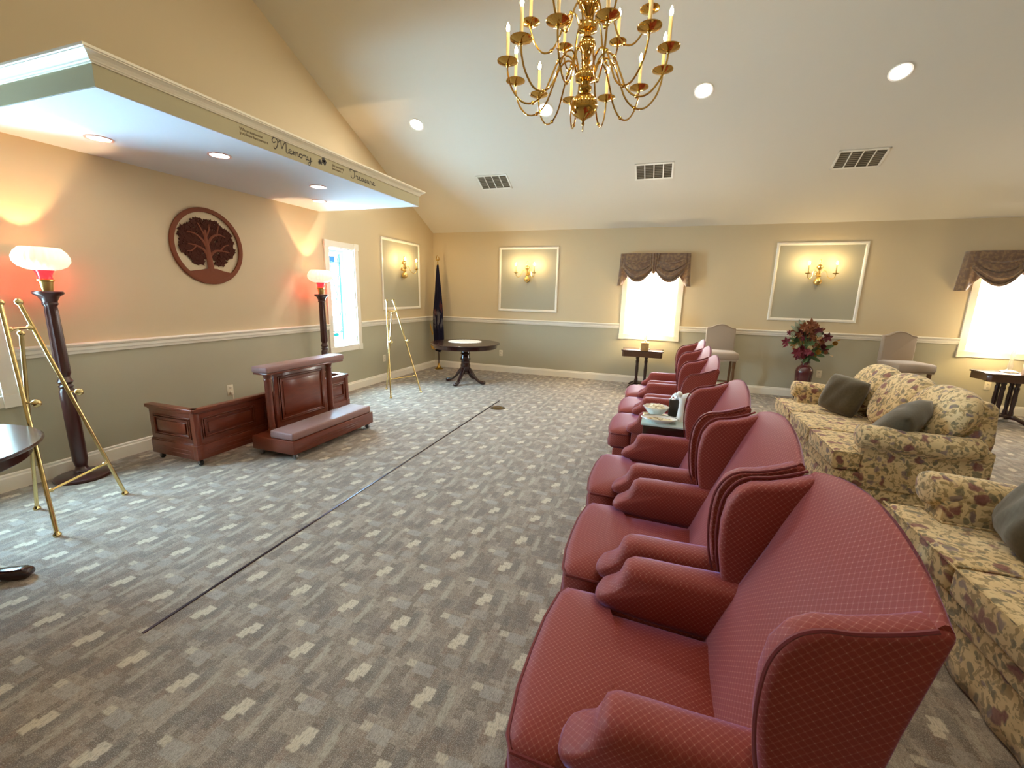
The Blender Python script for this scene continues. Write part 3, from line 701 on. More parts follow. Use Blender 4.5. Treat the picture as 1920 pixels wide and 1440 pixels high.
# ---------------------------------------------------------------- floral sofas (face -x)
def make_sofa(label):
    L = 1.84; t = thing('floral_sofa', label, 'sofa', group='floral camelback sofas'); h = L/2
    m = MB(); m.box(.06, .84, -h+.05, h-.05, .05, .30); m.build('base', FLORAL, t, bevel=.02, seg=2)
    def skirt(u, v):
        per = 2*(.86+L); s = u*per
        if s < L: x, y, nx, ny = 0, -h+s, -1, 0
        elif s < L+.86: x, y, nx, ny = s-L, h, 0, 1
        elif s < 2*L+.86: x, y, nx, ny = .86, h-(s-L-.86), 1, 0
        else: x, y, nx, ny = .86-(s-2*L-.86), -h, 0, -1
        k = (1-v)*(.012+.006*math.sin(s*30)); return (.025+x*.96+nx*k, y*.96+ny*k, .015+v*.20)
    m = MB(); m.grid(skirt, 180, 4); o = m.build('skirt', FLORAL, t, sharp=180); o.modifiers.new('thick', 'SOLIDIFY').thickness = .012
    m = MB(); m.box(.005, .30, -h+.03, h-.03, .215, .315); m.build('front_rail', FLORAL, t, bevel=.02, seg=3)
    n = 3; cw = (L-.04)/n
    for k in range(n):
        y0 = -h+.02+k*cw; y1 = y0+cw-.006
        # end cushions wrap in front of the arms
        if k == 0: out = [(-.02, y0), (.15, y0), (.15, y0+.17), (.60, y0+.19), (.60, y1), (-.02, y1)]
        elif k == n-1: out = [(-.02, y0), (.60, y0), (.60, y1-.19), (.15, y1-.17), (.15, y1), (-.02, y1)]
        else: out = [(-.02, y0), (.60, y0), (.60, y1), (-.02, y1)]
        m = MB(); m.prism(out, 'z', .318, .455); cu = m.build('seat_cushion', FLORAL, t, bevel=.028, seg=4, sharp=60)
        m = MB(); m.tube([(x, y, .452) for x, y in out[:1]+out[1:]], .005, 6, closed=True); m.build('piping', FLORAL, cu)
    # back frame + three humped back cushions
    m = MB(); m.prism([(.66, .25), (.86, .25), (.90, .60), (.88, .84), (.82, .88), (.76, .84)], 'y', -h+.12, h-.12); m.build('back_frame', FLORAL, t, bevel=.03, seg=3)
    bw = (L-.22)/n
    for k in range(n):
        yc = -h+.11+bw*(k+.5); rings = []; N = 28
        for j in range(11):
            v = j/10; th = math.sin(PI*min(max(v, .02), .98))**.5
            ring = []
            for i in range(N):
                a = 2*PI*i/N; ca, sa = math.cos(a), math.sin(a)
                # superellipse silhouette seen from the front, thickness along x
                yy = abs(ca)**.75*(1 if ca >= 0 else -1)*bw*.58
                zz = .44+ (sa*.5+.5)**.62*.485
                ring.append((.60+.16*((zz-.44)/.485)+(v-.5)*.22, yc+yy*(.55+.45*th), .68+(zz-.68)*(.55+.45*th)))
            rings.append(ring)
        m = MB(); m.loft(rings); m.build('back_cushion', FLORAL, t, sharp=80)
    for s in (-1, 1):
        m = MB(); a, b = sorted((s*(h-.02), s*(h-.17))); m.prism([(.15, .20), (.86, .20), (.86, .56), (.15, .56)], 'y', a, b); m.build('arm_panel', FLORAL, t, bevel=.02, seg=2)
        m = MB(); rings = []
        for j, x in enumerate((.115, .125, .15, .32, .48, .64, .77, .79)):
            k = (.72, .94, 1, 1, .99, .97, .9, .7)[j]; ring = []
            for i in range(20):
                a = 2*PI*i/20; ring.append((x, s*(h-.085+.025)+.105*k*math.cos(a), .565+.012*math.sin(j)+.085*k*math.sin(a)))
            rings.append(ring)
        m.loft(rings); m.build('arm', FLORAL, t, sharp=70)
    for x in (.09, .80):
        for y in (-h+.12, h-.12):
            m = MB(); m.lathe([(.022, 0), (.026, .02), (.03, .055)], 10, (x, y, 0)); m.build('foot', MAHOG, t)
    return t
SX = 1.255
s1_ = make_sofa('floral sofa by the flower arrangement, with two olive cushions on it'); s1_.location = (SX, 4.43, 0)
s2_ = dup(s1_, (SX-.03, 1.80, 0), 0, 'floral sofa nearest the camera, cut by the right edge')

def pillow(loc, rot, size, label):
    m = MB(); N = 14
    def sh(sgn):
        def fn(u, v):
            a, b = 2*u-1, 2*v-1; e = (1-a**4)*(1-b**4)
            pin = 1-.10*(1-abs(a))*abs(b)-.0
            px = a*(1-.05*(1-b*b)-.10*b*b*a*a); py = b*(1-.05*(1-a*a)-.10*b*b*a*a)
            return (sgn*(.098*max(e, 0)**.6)+.006*math.sin(9*a+4*b)*max(e, 0), px*size, py*size)
        return fn
    m.grid(sh(1), N, N); m.grid(sh(-1), N, N)
    o = m.build('throw_pillow', OLIVE, None, sharp=120); o.location = loc; o.rotation_euler = rot
    return tag(o, label, 'pillow', 'olive throw pillows')
pillow((1.665, 4.80, .635), (.12, .30, .62), .19, 'olive pillow leaning at the far end of the floral sofa')
pillow((1.66, 3.78, .61), (.25, .62, -.55), .235, 'olive pillow lying slouched against the near end of the farther sofa')
pillow((1.62, 2.36, .625), (0, .4, -.3), .205, 'dark olive pillow on the nearest floral sofa, cut by the right edge')
# ---------------------------------------------------------------- casket screen on casters (three-sided low panel box)
def caster(par, x, y, h=.06, steel=False):
    m = MB(); R = Matrix.Rotation(PI/2, 4, 'X')
    m.lathe([(.006, -.011), (.024, -.011), (.026, -.006), (.026, .006), (.024, .011), (.006, .011)], 14, (x, y, .026), R); c = m.build('caster', STEEL if steel else BLACK, par)
    m = MB(); m.box(x-.012, x+.012, y-.016, y-.012, .02, h); m.box(x-.012, x+.012, y+.012, y+.016, .02, h); m.box(x-.02, x+.02, y-.02, y+.02, h-.008, h); m.build('fork', STEEL, c, smooth=False)
t = thing('casket_screen', 'low three-sided cherry wood screen with raised panels on casters', 'screen', (-3.615, 2.36, 0))
LY, LX, Z0, Z1 = 1.84, .56, .062, .505
def framed_panel(par, name, a0, a1, axis, c, sgn, npan, groove=True):
    """one side: backing board, plinth, top cap, raised field(s) with moulding; a along the side"""
    m = MB(); th = .03
    def bx(mm, u0, u1, z0, z1, d0, d1):
        p, q = sorted((c+sgn*d0, c+sgn*d1))
        if axis == 'x': mm.box(p, q, u0, u1, z0, z1)
        else: mm.box(u0, u1, p, q, z0, z1)
    bx(m, a0, a1, Z0, Z1-.03, -th, 0); side = m.build(name, CHERRY, par, bevel=.003)
    m = MB(); bx(m, a0, a1, Z0, Z0+.125, 0, .014); bx(m, a0, a1, Z0+.125, Z0+.137, 0, .008); m.build('plinth', CHERRY, side, bevel=.003)
    m = MB(); bx(m, a0-.012, a1+.012, Z1-.03, Z1, -th-.012, .024); bx(m, a0, a1, Z1-.045, Z1-.03, -th, .012); m.build('top_cap', CHERRY, side, bevel=.004)
    w = (a1-a0)/npan
    for k in range(npan):
        u0, u1 = a0+k*w+.055, a0+(k+1)*w-.055; z0, z1 = Z0+.175, Z1-.085
        m = MB()
        for off, d in ((0, .010), (.016, .014)):
            bx(m, u0+off, u1-off, z0+off, z0+off+.010, 0, d); bx(m, u0+off, u1-off, z1-off-.010, z1-off, 0, d)
            bx(m, u0+off, u0+off+.010, z0+off, z1-off, 0, d); bx(m, u1-off-.010, u1-off, z0+off, z1-off, 0, d)
        bx(m, u0+.05, u1-.05, z0+.045, z1-.045, 0, .012); m.build('raised_panel', CHERRY, side, bevel=.003)
        m = MB()
        for j in range(2): bx(m, u0+.02, u1-.02, Z0+.035+j*.035, Z0+.042+j*.035, .013, .018)
        m.build('reeding', CHERRY, side, bevel=.001)
framed_panel(t, 'end_panel', -LX, 0, 'y', 0, -1, 1)
framed_panel(t, 'front_panel', 0, LY, 'x', 0, 1, 3)
framed_panel(t, 'end_panel', -LX, 0, 'y', LY, 1, 1)
for yy in (0, LY):
    m = MB(); a, b = (-.012, .034) if yy == 0 else (LY-.034, LY+.012); m.box(-.034, .012, a, b, Z0, Z1-.03); m.build('corner_post', CHERRY, t, bevel=.004)
    m = MB(); m.box(-.036, .018, a-.006 if yy == 0 else a, b if yy == 0 else b+.006, Z0, Z0+.128); m.build('corner_block', CHERRY, t, bevel=.003)
for x, y in ((-LX+.05, .03), (-.03, .03), (-LX+.05, LY-.03), (-.03, LY-.03)): caster(t, x, y)

# ---------------------------------------------------------------- kneeler
t = thing('kneeler', 'cherry wood kneeler with padded rail and mauve kneeling cushion', 'kneeler', (-3.465, 2.745, 0))
KX, KY = .485, 1.105
m = MB(); m.box(0, KX, 0, KY, .062, .185); bs = m.build('base', CHERRY, t, bevel=.005)
m = MB()
for j in range(3): m.box(KX-.001, KX+.005, .14+.05*j, KY-.30+.05*j, .095+.022*j, .100+.022*j)
m.build('reeding', CHERRY, bs, smooth=False)
m = MB(); m.box(.205, .475, .012, KY-.02, .186, .255); m.build('kneeling_cushion', MAUVE, t, bevel=.016, seg=3)
for y in (.165, .935):
    m = MB(); m.lathe([(.034, .185), (.036, .20), (.028, .215), (.034, .235), (.030, .25), (.030, .66), (.034, .675), (.028, .69), (.036, .71), (.038, .74)], 18, (.062, y, 0)); m.build('post', CHERRY, t)
m = MB(); m.box(.045, .070, .225, .875, .19, .735); pn = m.build('upright_panel', CHERRY, t, bevel=.003)
m = MB()
for d, o in ((.006, 0), (.010, .018)):
    m.box(.070, .070+d, .265+o, .275+o, .25+o, .69-o); m.box(.070, .070+d, .825-o, .835-o, .25+o, .69-o); m.box(.070, .070+d, .265+o, .835-o, .25+o, .26+o); m.box(.070, .070+d, .265+o, .835-o, .68-o, .69-o)
m.box(.07, .077, .32, .78, .305, .635); m.build('raised_panel', CHERRY, pn, bevel=.002)
m = MB(); m.box(-.02, .15, .09, 1.07, .735, .752); m.build('rail_board', CHERRY, t, bevel=.005)
m = MB(); m.box(-.03, .16, .08, 1.08, .752, .812); m.build('rail_pad', MAUVE, t, bevel=.018, seg=3)
m = MB(); m.ball((.06, 1.088, .755), .010); m.build('rail_knob', STEEL, t)
for x, y in ((.05, .05), (KX-.04, .05), (.05, KY-.05), (KX-.04, KY-.05)): caster(t, x, y, steel=True)

# ---------------------------------------------------------------- standing torchiere lamps
SHADE = mat('milk_glass_shade', (250, 236, 214), .3, Transmission_Weight=.0); g = NT(SHADE)
g.b.inputs['Emission Color'].default_value = (1, .74, .54, 1); g.b.inputs['Emission Strength'].default_value = .55
REDG = mat('ruby_glass_neck', (190, 20, 24), .12); g = NT(REDG); g.b.inputs['Emission Color'].default_value = (1, .0012, .0015, 1); g.b.inputs['Emission Strength'].default_value = 30
TBULB = emat('torchiere_bulb', (1, .70, .36), L_TORCH)
def torchiere(label):
    t = thing('standing_lamp', label, 'lamp', group='torchiere standing lamps')
    m = MB(); m.lathe([(.168, 0), (.172, .010), (.168, .022), (.150, .030), (.06, .036), (.05, .05), (.055, .06), (.04, .075), (.034, .10)], 36); m.build('base', DKLAMP, t)
    m = MB(); m.lathe([(.034, .09), (.040, .12), (.046, .15), (.046, .70), (.036, .725), (.045, .74), (.034, .755), (.047, .775), (.036, .80), (.030, .82)], 20); m.build('lower_column', DKLAMP, t)
    m = MB(); m.lathe([(.030, .81), (.041, .84), (.041, .86), (.036, 1.30), (.034, 1.34), (.044, 1.355), (.040, 1.37)], 40, rib=.045, nrib=10); m.build('fluted_column', DKLAMP, t)
    m = MB(); m.lathe([(.040, 1.365), (.046, 1.385), (.060, 1.41), (.082, 1.425), (.086, 1.437), (.080, 1.446), (.030, 1.448)], 28); m.build('capital', DKLAMP, t)
    m = MB(); m.lathe([(.030, 1.446), (.034, 1.46), (.038, 1.50), (.041, 1.515), (.050, 1.52), (.050, 1.53), (.040, 1.535)], 24); m.build('brass_cup', BRASSL, t)
    m = MB(); m.lathe([(.040, 1.53), (.038, 1.55), (.045, 1.575), (.056, 1.595), (.054, 1.597), (.043, 1.577), (.036, 1.552), (.036, 1.53), (.040, 1.53)], 24); m.build('ruby_neck', REDG, t)
    P = [(.045, 1.592), (.085, 1.600), (.125, 1.622), (.146, 1.655), (.148, 1.685), (.132, 1.722), (.104, 1.752), (.100, 1.752), (.127, 1.720), (.143, 1.685), (.141, 1.657), (.122, 1.627), (.084, 1.606), (.045, 1.600)]
    m = MB(); m.lathe(P+P[:1], 96, rib=.022, nrib=24); m.build('glass_shade', SHADE, t)
    m = MB(); m.ball((0, 0, 1.562), .012, 10, 7, (1, 1, 1.3)); m.build('bulb', TBULB, t)
    return t
tl = torchiere('tall torchiere lamp with lit glass shade beside the left brass easel'); tl.location = (-4.255, 1.885, 0)
dup(tl, (-4.245, 4.55, 0), 0, 'tall torchiere lamp with lit glass shade behind the kneeler')

# ---------------------------------------------------------------- brass easels
EBR = mat('easel_brass', (230, 208, 148), .2, 1.0)
def easel(f1, f2, bk, top, s, hgt, label):
    """f1,f2 front feet, bk back foot, joint at s toward bk, height hgt"""
    F1, F2, BK = Vector(f1), Vector(f2), Vector(bk); Mx = (F1+F2)/2
    t = thing('display_easel', label, 'easel', Mx, group='brass display easels')
    F1, F2, BK = F1-Mx, F2-Mx, BK-Mx
    J = BK*s+Vector((0, 0, hgt)); side = (F2-F1).normalized()
    up = lambda F, sg: [F, J+side*(sg*.085)+(J+side*(sg*.085)-F)*.14]
    legs = []
    for F, sg in ((F1, -1), (F2, 1)):
        a, b = up(F, sg); legs.append((a, b))
        m = MB(); m.tube([a+Vector((0, 0, .012)), b], .0115, 10); lg = m.build('front_leg', EBR, t)
        m = MB(); m.ball(b, .021, 12, 8); m.build('finial', EBR, lg)
        m = MB(); m.lathe([(.018, 0), (.021, .012), (.014, .022), (.011, .03)], 12, a); m.build('foot', EBR, lg)
        p = a.lerp(b, .575); d = (p-BK*.0); fw = (Vector((0, 0, 0))-BK); fw.z = 0; fw.normalize()
        m = MB(); m.tube([p, p+fw*.065], .007, 8); pg = m.build('support_peg', EBR, t)
        m = MB(); m.ball(p+fw*.078, .024, 12, 8); m.build('peg_knob', EBR, pg)
    c1, c2 = [a.lerp(b, .885) for a, b in legs]
    m = MB(); m.tube([c1-side*.0, c2], .008, 8); cb = m.build('top_crossbar', EBR, t)
    m = MB(); m.ball(c1+side*.02, .017, 10, 7); m.ball(c2-side*.02, .017, 10, 7); m.build('collar', EBR, cb)
    d1, d2 = [a.lerp(b, .19) for a, b in legs]
    m = MB(); m.tube([d1, d2], .008, 8); lb = m.build('lower_crossbar', EBR, t)
    m = MB(); m.ball(d1+side*.03, .014, 10, 7); m.ball(d2-side*.03, .014, 10, 7); m.build('collar', EBR, lb)
    Jm = (c1+c2)/2-Vector((0, 0, .03))
    m = MB(); m.tube([BK+Vector((0, 0, .012)), Jm], .0105, 10); rl = m.build('rear_leg', EBR, t)
    m = MB(); m.ball(Jm, .018, 10, 7); m.build('hinge', EBR, rl)
    m = MB(); m.lathe([(.018, 0), (.021, .012), (.014, .022), (.011, .03)], 12, BK); m.build('foot', EBR, rl)
    return t
easel((-3.361, 1.317, 0), (-3.615, 1.812, 0), (-3.897, 1.458, 0), None, .62, 1.215, 'brass display easel standing before the left torchiere lamp')
easel((-3.603, 5.073, 0), (-3.416, 5.575, 0), (-4.009, 5.543, 0), None, .58, 1.205, 'brass display easel standing before the narrow window near the flag')

# ---------------------------------------------------------------- round pedestal tables
def round_table(label, lk=.82):
    t = thing('pedestal_table', label, 'table', group='dark round pedestal tables'); R = .580; Z = .690
    m = MB(); m.lathe([(0, Z-.024), (R-.02, Z-.024), (R, Z-.016), (R+.004, Z-.008), (R-.004, Z), (0, Z)], 56); m.build('table_top', MAHOG, t)
    m = MB(); m.lathe([(R-.08, Z-.085), (R-.055, Z-.085), (R-.05, Z-.08), (R-.05, Z-.024), (R-.08, Z-.024), (R-.08, Z-.085)], 56); m.build('apron', MAHOG, t)
    m = MB(); m.lathe([(.09, Z-.024), (.09, Z-.06), (.075, Z-.075), (.072, .52), (.082, .50), (.066, .485), (.072, .46), (.085, .42), (.085, .40), (.066, .385), (.076, .37), (.072, .34), (.082, .31), (.084, .22), (.070, .20), (.08, .17), (.05, .15)], 28); m.build('pedestal', MAHOG, t)
    for k in range(4):
        a = k*PI/2; q = MB()
        pr = [(.04, .30), (.10, .27), (.17, .20), (.24, .115), (.32, .062), (.39, .058), (.43, .058), (.456, .042), (.458, .016), (.44, .0), (.40, .0), (.35, .012), (.28, .045), (.20, .10), (.13, .16), (.04, .17)]
        q.prism([(x*lk, z) for x, z in pr], 'y', -.030, .030); q.xf(Matrix.Rotation(a, 4, 'Z')); q.build('leg', MAHOG, t, bevel=.012, seg=3, sharp=60)
    return t
rt = round_table('dark round pedestal table with a white doily in the far corner'); rt.location = (-3.13, 6.55, 0); rt.rotation_euler.z = math.radians(-3)
rt = round_table('dark round pedestal table cut by the left edge', 1.12); rt.location = (-3.40, .74, 0); rt.rotation_euler.z = math.radians(38)
t = thing('doily', 'white round doily on the far dark table', 'doily', (-3.20, 6.68, .690))
m = MB(); m.lathe([(0, .0), (.27, .0), (.275, .002), (.27, .004), (0, .005)], 64, rib=.012, nrib=32); m.build('cloth_disc', mat('lace_white', (250, 248, 242), .8), t)
m = MB()
for k in range(32):
    a = 2*PI*k/32; m.tube([(.272*math.cos(a)+.014*math.cos(b)*math.cos(a)-.02*math.sin(b)*math.sin(a), .272*math.sin(a)+.014*math.cos(b)*math.sin(a)+.02*math.sin(b)*math.cos(a), .003) for b in [2*PI*j/8 for j in range(8)]], .0022, 4, closed=True)
m.build('lace_edge', MATS['lace_white'], t)

# ---------------------------------------------------------------- flag
t = thing('flag_on_stand', 'dark blue flag with gold fringe furled on a pole in the corner', 'flag', (-4.20, 7.56, 0))
m = MB(); m.lathe([(.085, 0), (.09, .010), (.07, .022), (.05, .03), (.035, .05), (.022, .09), (.020, .12), (.0, .12)], 26); m.build('base', BRASS, t)
m = MB(); m.lathe([(.011, .10), (.011, 2.03)], 12); m.build('pole', mat('flag_pole_wood', (58, 30, 20), .3), t)
m = MB(); m.lathe([(.011, 2.02), (.018, 2.03), (.012, 2.045), (.016, 2.06), (.010, 2.075), (.006, 2.10), (.0, 2.12)], 14); m.ball((0, 0, 2.115), .014, 10, 7)
m.tube(bez([(-.005, 0, 2.10), (-.022, -.01, 2.125), (-.018, -.012, 2.165), (-.006, -.008, 2.20)], 4), [.010]*6+[.008]*4+[.005]*3, 8); m.tube(bez([(.005, 0, 2.10), (.022, .01, 2.125), (.018, .012, 2.155), (.010, .01, 2.18)], 4), [.010]*6+[.008]*4+[.005]*3, 8)
m.build('eagle_finial', BRASS, t)
def flag_mat():
    mm = mat('flag_navy_silk', (26, 24, 44), .8, Specular_IOR_Level=.15); g = NT(mm); o = g.obj(); x, y, z = g.sep(o)
    inz = g.math('MULTIPLY', g.step(z, .78, .90), g.step(z, 1.22, 1.10)); n = g.step(g.noise(g.mapv(o, (18, 18, 7)), 1, 3), .47, .56)
    c = g.mix(g.math('MULTIPLY', g.math('MULTIPLY', inz, n), .6), lin((24, 20, 38)), lin((120, 112, 110)))
    n2 = g.math('MULTIPLY', g.step(g.noise(g.mapv(o, (14, 14, 6), loc=(3, 1, 2)), 1, 2), .56, .62), g.math('MULTIPLY', g.step(z, 1.05, 1.12), g.step(z, 1.40, 1.30)))
    c = g.mix(g.math('MULTIPLY', n2, .5), c, lin((110, 56, 44))); g.color(c); return mm
def drape(z):
    k = max(0, min(1, (2.02-z)/1.0)); return .018+.062*k**.9
rings = []
for j in range(26):
    z = 2.02-j*(2.02-.40)/25; ring = []
    for i in range(44):
        a = 2*PI*i/44; r = drape(z)*(1+.34*math.sin(5*a+z*1.2)*min(1, (2.05-z)*2)+.12*math.sin(11*a-z*3))
        ring.append((r*math.cos(a)*1.0+.012*(2.02-z), r*math.sin(a)*.8-.02*(2.02-z), z+.05*math.sin(2*a)*((2.02-z)/1.6)))
    rings.append(ring)
m = MB(); m.loft(rings); m.build('flag_cloth', flag_mat(), t, sharp=180)
GOLDF = mat('gold_fringe', (186, 140, 54), .6)
m = MB(); m.grid(lambda u, v: (-.105+.16*u+.01*v, -.135-.012*math.sin(u*14)+.02*u, .50-.09*math.sin(u*PI*.9)-.06*v+.10*u), 24, 4)
m.grid(lambda u, v: (-.125+.085*u-.012*v, -.105-.045*u, .92-.20*u-.045*v), 18, 3)
o = m.build('fringe', GOLDF, t, sharp=180); o.modifiers.new('thick', 'SOLIDIFY').thickness = .006

# ---------------------------------------------------------------- tree of life plaque
t = thing('tree_plaque', 'round brown wooden tree plaque on the wall behind the kneeler', 'wall plaque', (XA, 3.255, 1.905))
PLQ = mat('plaque_wood_reddish', (120, 66, 42), .7, Specular_IOR_Level=.25); PLD = mat('plaque_wood_dark', (72, 36, 24), .85, Specular_IOR_Level=.2)
R1, R0 = .372, .330
m = MB(); N = 72; vs = []
for x in (.006, .024):
    for r in (R0, R1): vs += [(x, r*math.cos(2*PI*k/N), r*math.sin(2*PI*k/N)) for k in range(N)]
fs = []
for k in range(N):
    j = (k+1) % N; fs += [(k, j, N+j, N+k), (2*N+k, 2*N+j, 3*N+j, 3*N+k), (k, j, 2*N+j, 2*N+k), (N+k, N+j, 3*N+j, 3*N+k)]
m.add(vs, fs); m.build('ring', PLQ, t, bevel=.003)
gz = -.245; a0 = math.asin(gz/R0)
m = MB(); m.prism([(R0*1.03*math.cos(a), R0*1.03*math.sin(a)) for a in [PI-a0+(2*a0+PI)*k/24 for k in range(25)]][::-1] if False else
                  [(R0*1.03*math.cos(a), R0*1.03*math.sin(a)) for a in [-PI-a0+k*(PI+2*a0)/24 for k in range(25)]]+[(.12, gz+.012), (.06, gz+.03), (-.03, gz+.03), (-.1, gz+.012)], 'x', .006, .022); m.build('ground', PLQ, t)
m = MB()
def br(pts, r0, r1):
    p = bez([Vector((.016, a, b)) for a, b in pts], 6); n = len(p); m.tube(p, [.8*(r0+(r1-r0)*i/(n-1)) for i in range(n)], 8, up=(1, 0, 0), flat=.22)
br([(.0, gz), (-.005, -.12), (-.01, -.02), (-.02, .08), (-.02, .16)], .046, .014)
for pts, r in (([(-.01, -.10), (-.06, -.03), (-.13, .0), (-.2, .01)], .02), ([(-.01, -.04), (-.05, .05), (-.12, .11), (-.2, .12)], .019), ([(-.01, .02), (.05, .10), (.12, .13), (.19, .11)], .019), ([(.0, -.10), (.06, -.04), (.14, -.03), (.22, -.04)], .020), ([(-.02, .08), (.02, .16), (.03, .22)], .013), ([(-.02, .08), (-.06, .17), (-.09, .22)], .013), ([(-.12, .0), (-.17, -.05), (-.22, -.06)], .010), ([(.12, -.03), (.17, .02), (.22, .04)], .011), ([(.1, .12), (.12, .19), (.13, .22)], .010)): br(pts, r, .005)
m.build('trunk', PLQ, t)
rnd = random.Random(3); m = MB(); cnt = 0
while cnt < 1700:
    y, z = rnd.uniform(-.31, .31), rnd.uniform(-.20, .30); e = (y/.282)**2+((z-.035)/.226)**2+.08*math.sin(9*math.atan2(z, y))
    if e > 1 or (z < -.12 and abs(y) < .06): continue
    a = rnd.uniform(0, 2*PI); l = rnd.uniform(.016, .030); w_ = l*.42; x = rnd.uniform(.003, .012)
    ca, sa = math.cos(a), math.sin(a); P = [(-l, 0), (-l*.2, w_), (l, 0), (-l*.2, -w_)]
    m.prism([(y+p*ca-q*sa, z+p*sa+q*ca) for p, q in P], 'x', x, x+.004); cnt += 1
lc = m.build('leaf_crown', PLD, t, smooth=False); lc['kind'] = 'stuff'

# ---------------------------------------------------------------- counter stools against the far wall
def stool(label):
    t = thing('upholstered_stool', label, 'chair', group='taupe counter chairs by the far wall')  # faces -y, back at y=+.2
    TW = mat('stool_leg_wood', (98, 66, 36), .4)
    HWs = .215
    def bt(u): return 1.058+.058*math.cos(PI/2*min(1, abs(u)/.78))**.9
    pts = [(-HWs, .66)]+[(-HWs, 1.05)]+[(u*HWs*.93, bt(u)) for u in [-1+k/8 for k in range(17)]]+[(HWs, 1.05), (HWs, .66)]
    m = MB(); m.prism(pts, 'y', .13, .20); bk = m.build('backrest', TAUPE, t, bevel=.016, seg=3, sharp=50)
    m = MB()
    for k in range(46):
        s = k/45; i = s*(len(pts)-1); a = pts[int(i)]; b = pts[min(int(i)+1, len(pts)-1)]; f = i-int(i)
        m.ball(((a[0]+(b[0]-a[0])*f)*.95, .128, (a[1]+(b[1]-a[1])*f)-.012), .0045, 6, 4)
    m.build('nailhead_trim', mat('nailhead_bronze', (150, 128, 96), .4, .8), bk)
    m = MB(); rings = []
    out = [(-.225, -.27), (.225, -.27), (.245, -.24), (.235, .14), (-.235, .14), (-.245, -.24)]
    for k, z in ((.97, .60), (1, .615), (1, .675), (.97, .695), (.85, .708), (.4, .715)): rings.append([(x*k, -.06+(y+.06)*k, z) for x, y in out])
    m.loft(rings); m.build('seat', TAUPE, t, sharp=60)
    m = MB(); m.prism([(-.225, .60), (.225, .60), (.225, .575), (.14, .58), (0, .56), (-.14, .58), (-.225, .575)], 'y', -.255, -.245); m.build('front_apron', TAUPE, t, smooth=False)
    for x in (-.19, .19):
        m = MB(); m.lathe([(.016, 0), (.02, .02), (.024, .05), (.016, .07), (.026, .10), (.026, .17), (.016, .20), (.022, .24), (.026, .33), (.018, .45), (.026, .48), (.026, .60)], 14, (x, -.22, 0)); m.build('leg', TW, t)
        m = MB(); m.prism([(.10, .62), (.135, .62), (.175, .0), (.145, .0)], 'x', x-.017, x+.017); m.build('leg', TW, t, bevel=.004)
        m = MB(); m.box(x-.011, x+.011, -.21, .15, .125, .150); m.build('stretcher', TW, t, bevel=.003)
    for y, z in ((-.215, .135), (.14, .20)):
        m = MB(); m.box(-.185, .185, y-.011, y+.011, z-.013, z+.013); m.build('stretcher', TW, t, bevel=.003)
    return t
st = stool('taupe upholstered chair between the window and the flower arrangement'); st.location = (.87, 7.47, 0)
dup(st, (3.20, 7.42, 0), math.radians(12), 'taupe upholstered chair right of the flower arrangement, near the right window')

# ---------------------------------------------------------------- end tables with lamps
def end_table(label):
    t = thing('end_table', label, 'table', group='wooden end tables below the windows')
    out = [(-.30, -.21), (0, -.175), (.30, -.21), (.335, -.17), (.30, 0), (.335, .17), (.30, .21), (0, .175), (-.30, .21), (-.335, .17), (-.30, 0), (-.335, -.17)]
    m = MB(); m.prism(out, 'z', .626, .645); m.build('table_top', WALNUT, t, bevel=.004)
    m = MB(); m.prism([(x*.95, y*.95) for x, y in out], 'z', .535, .626); m.build('apron', WALNUT, t, bevel=.004)
    for x in (-.07, .07):
        for y in (-.05, .05):
            m = MB(); m.lathe([(.026, .09), (.028, .12), (.020, .16), (.027, .30), (.022, .40), (.028, .45), (.020, .48), (.028, .50), (.028, .54)], 14, (x, y, 0)); m.build('column', MAHOG, t)
    m = MB(); m.box(-.11, .11, -.09, .09, .065, .095); m.build('plinth', MAHOG, t, bevel=.005)
    for k in range(4):
        q = MB(); q.prism([(.06, .10), (.14, .09), (.23, .05), (.27, .02), (.27, 0), (.23, 0), (.15, .04), (.06, .05)], 'y', -.02, .02); q.xf(Matrix.Rotation(PI/4+k*PI/2, 4, 'Z')); q.build('leg', MAHOG, t, bevel=.005)
    return t
et = end_table('wooden end table under the window behind the armchairs'); et.location = (-.30, 7.50, 0)
dup(et, (4.32, 7.36, 0), 0, 'wooden end table under the bright right window')
LSH = mat('lampshade_cream', (250, 236, 200), .7); g = NT(LSH); g.b.inputs['Emission Color'].default_value = (1, .80, .42, 1); g.b.inputs['Emission Strength'].default_value = 7.0
LBULB = emat('table_lamp_bulb', (1, .78, .42), L_LAMP*14)
CRYS = mat('crystal_base', (236, 232, 222), .08, Transmission_Weight=.6, IOR=1.45)
def table_lamp(label, loc):
    t = thing('table_lamp', label, 'lamp', loc, group='lit table lamps below the windows')
    m = MB(); m.lathe([(.085, 0), (.088, .012), (.07, .022), (.03, .035), (.022, .05)], 24); m.build('base', CRYS, t)
    m = MB(); m.lathe([(.022, .05), (.030, .09), (.018, .14), (.026, .22), (.014, .28), (.012, .40)], 20); m.build('stem', CRYS, t)
    m = MB(); m.lathe([(.165, .36), (.105, .60), (.102, .60), (.162, .36), (.165, .36)], 36); m.build('lamp_shade', LSH, t)
    m = MB(); m.ball((0, 0, .47), .025, 10, 7); m.build('bulb', LBULB, t)
    return t
table_lamp('table lamp with cream shade on the end table behind the armchairs', (-.27, 7.54, .645))
table_lamp('table lamp with cream shade on the end table at the right edge', (4.33, 7.42, .645))
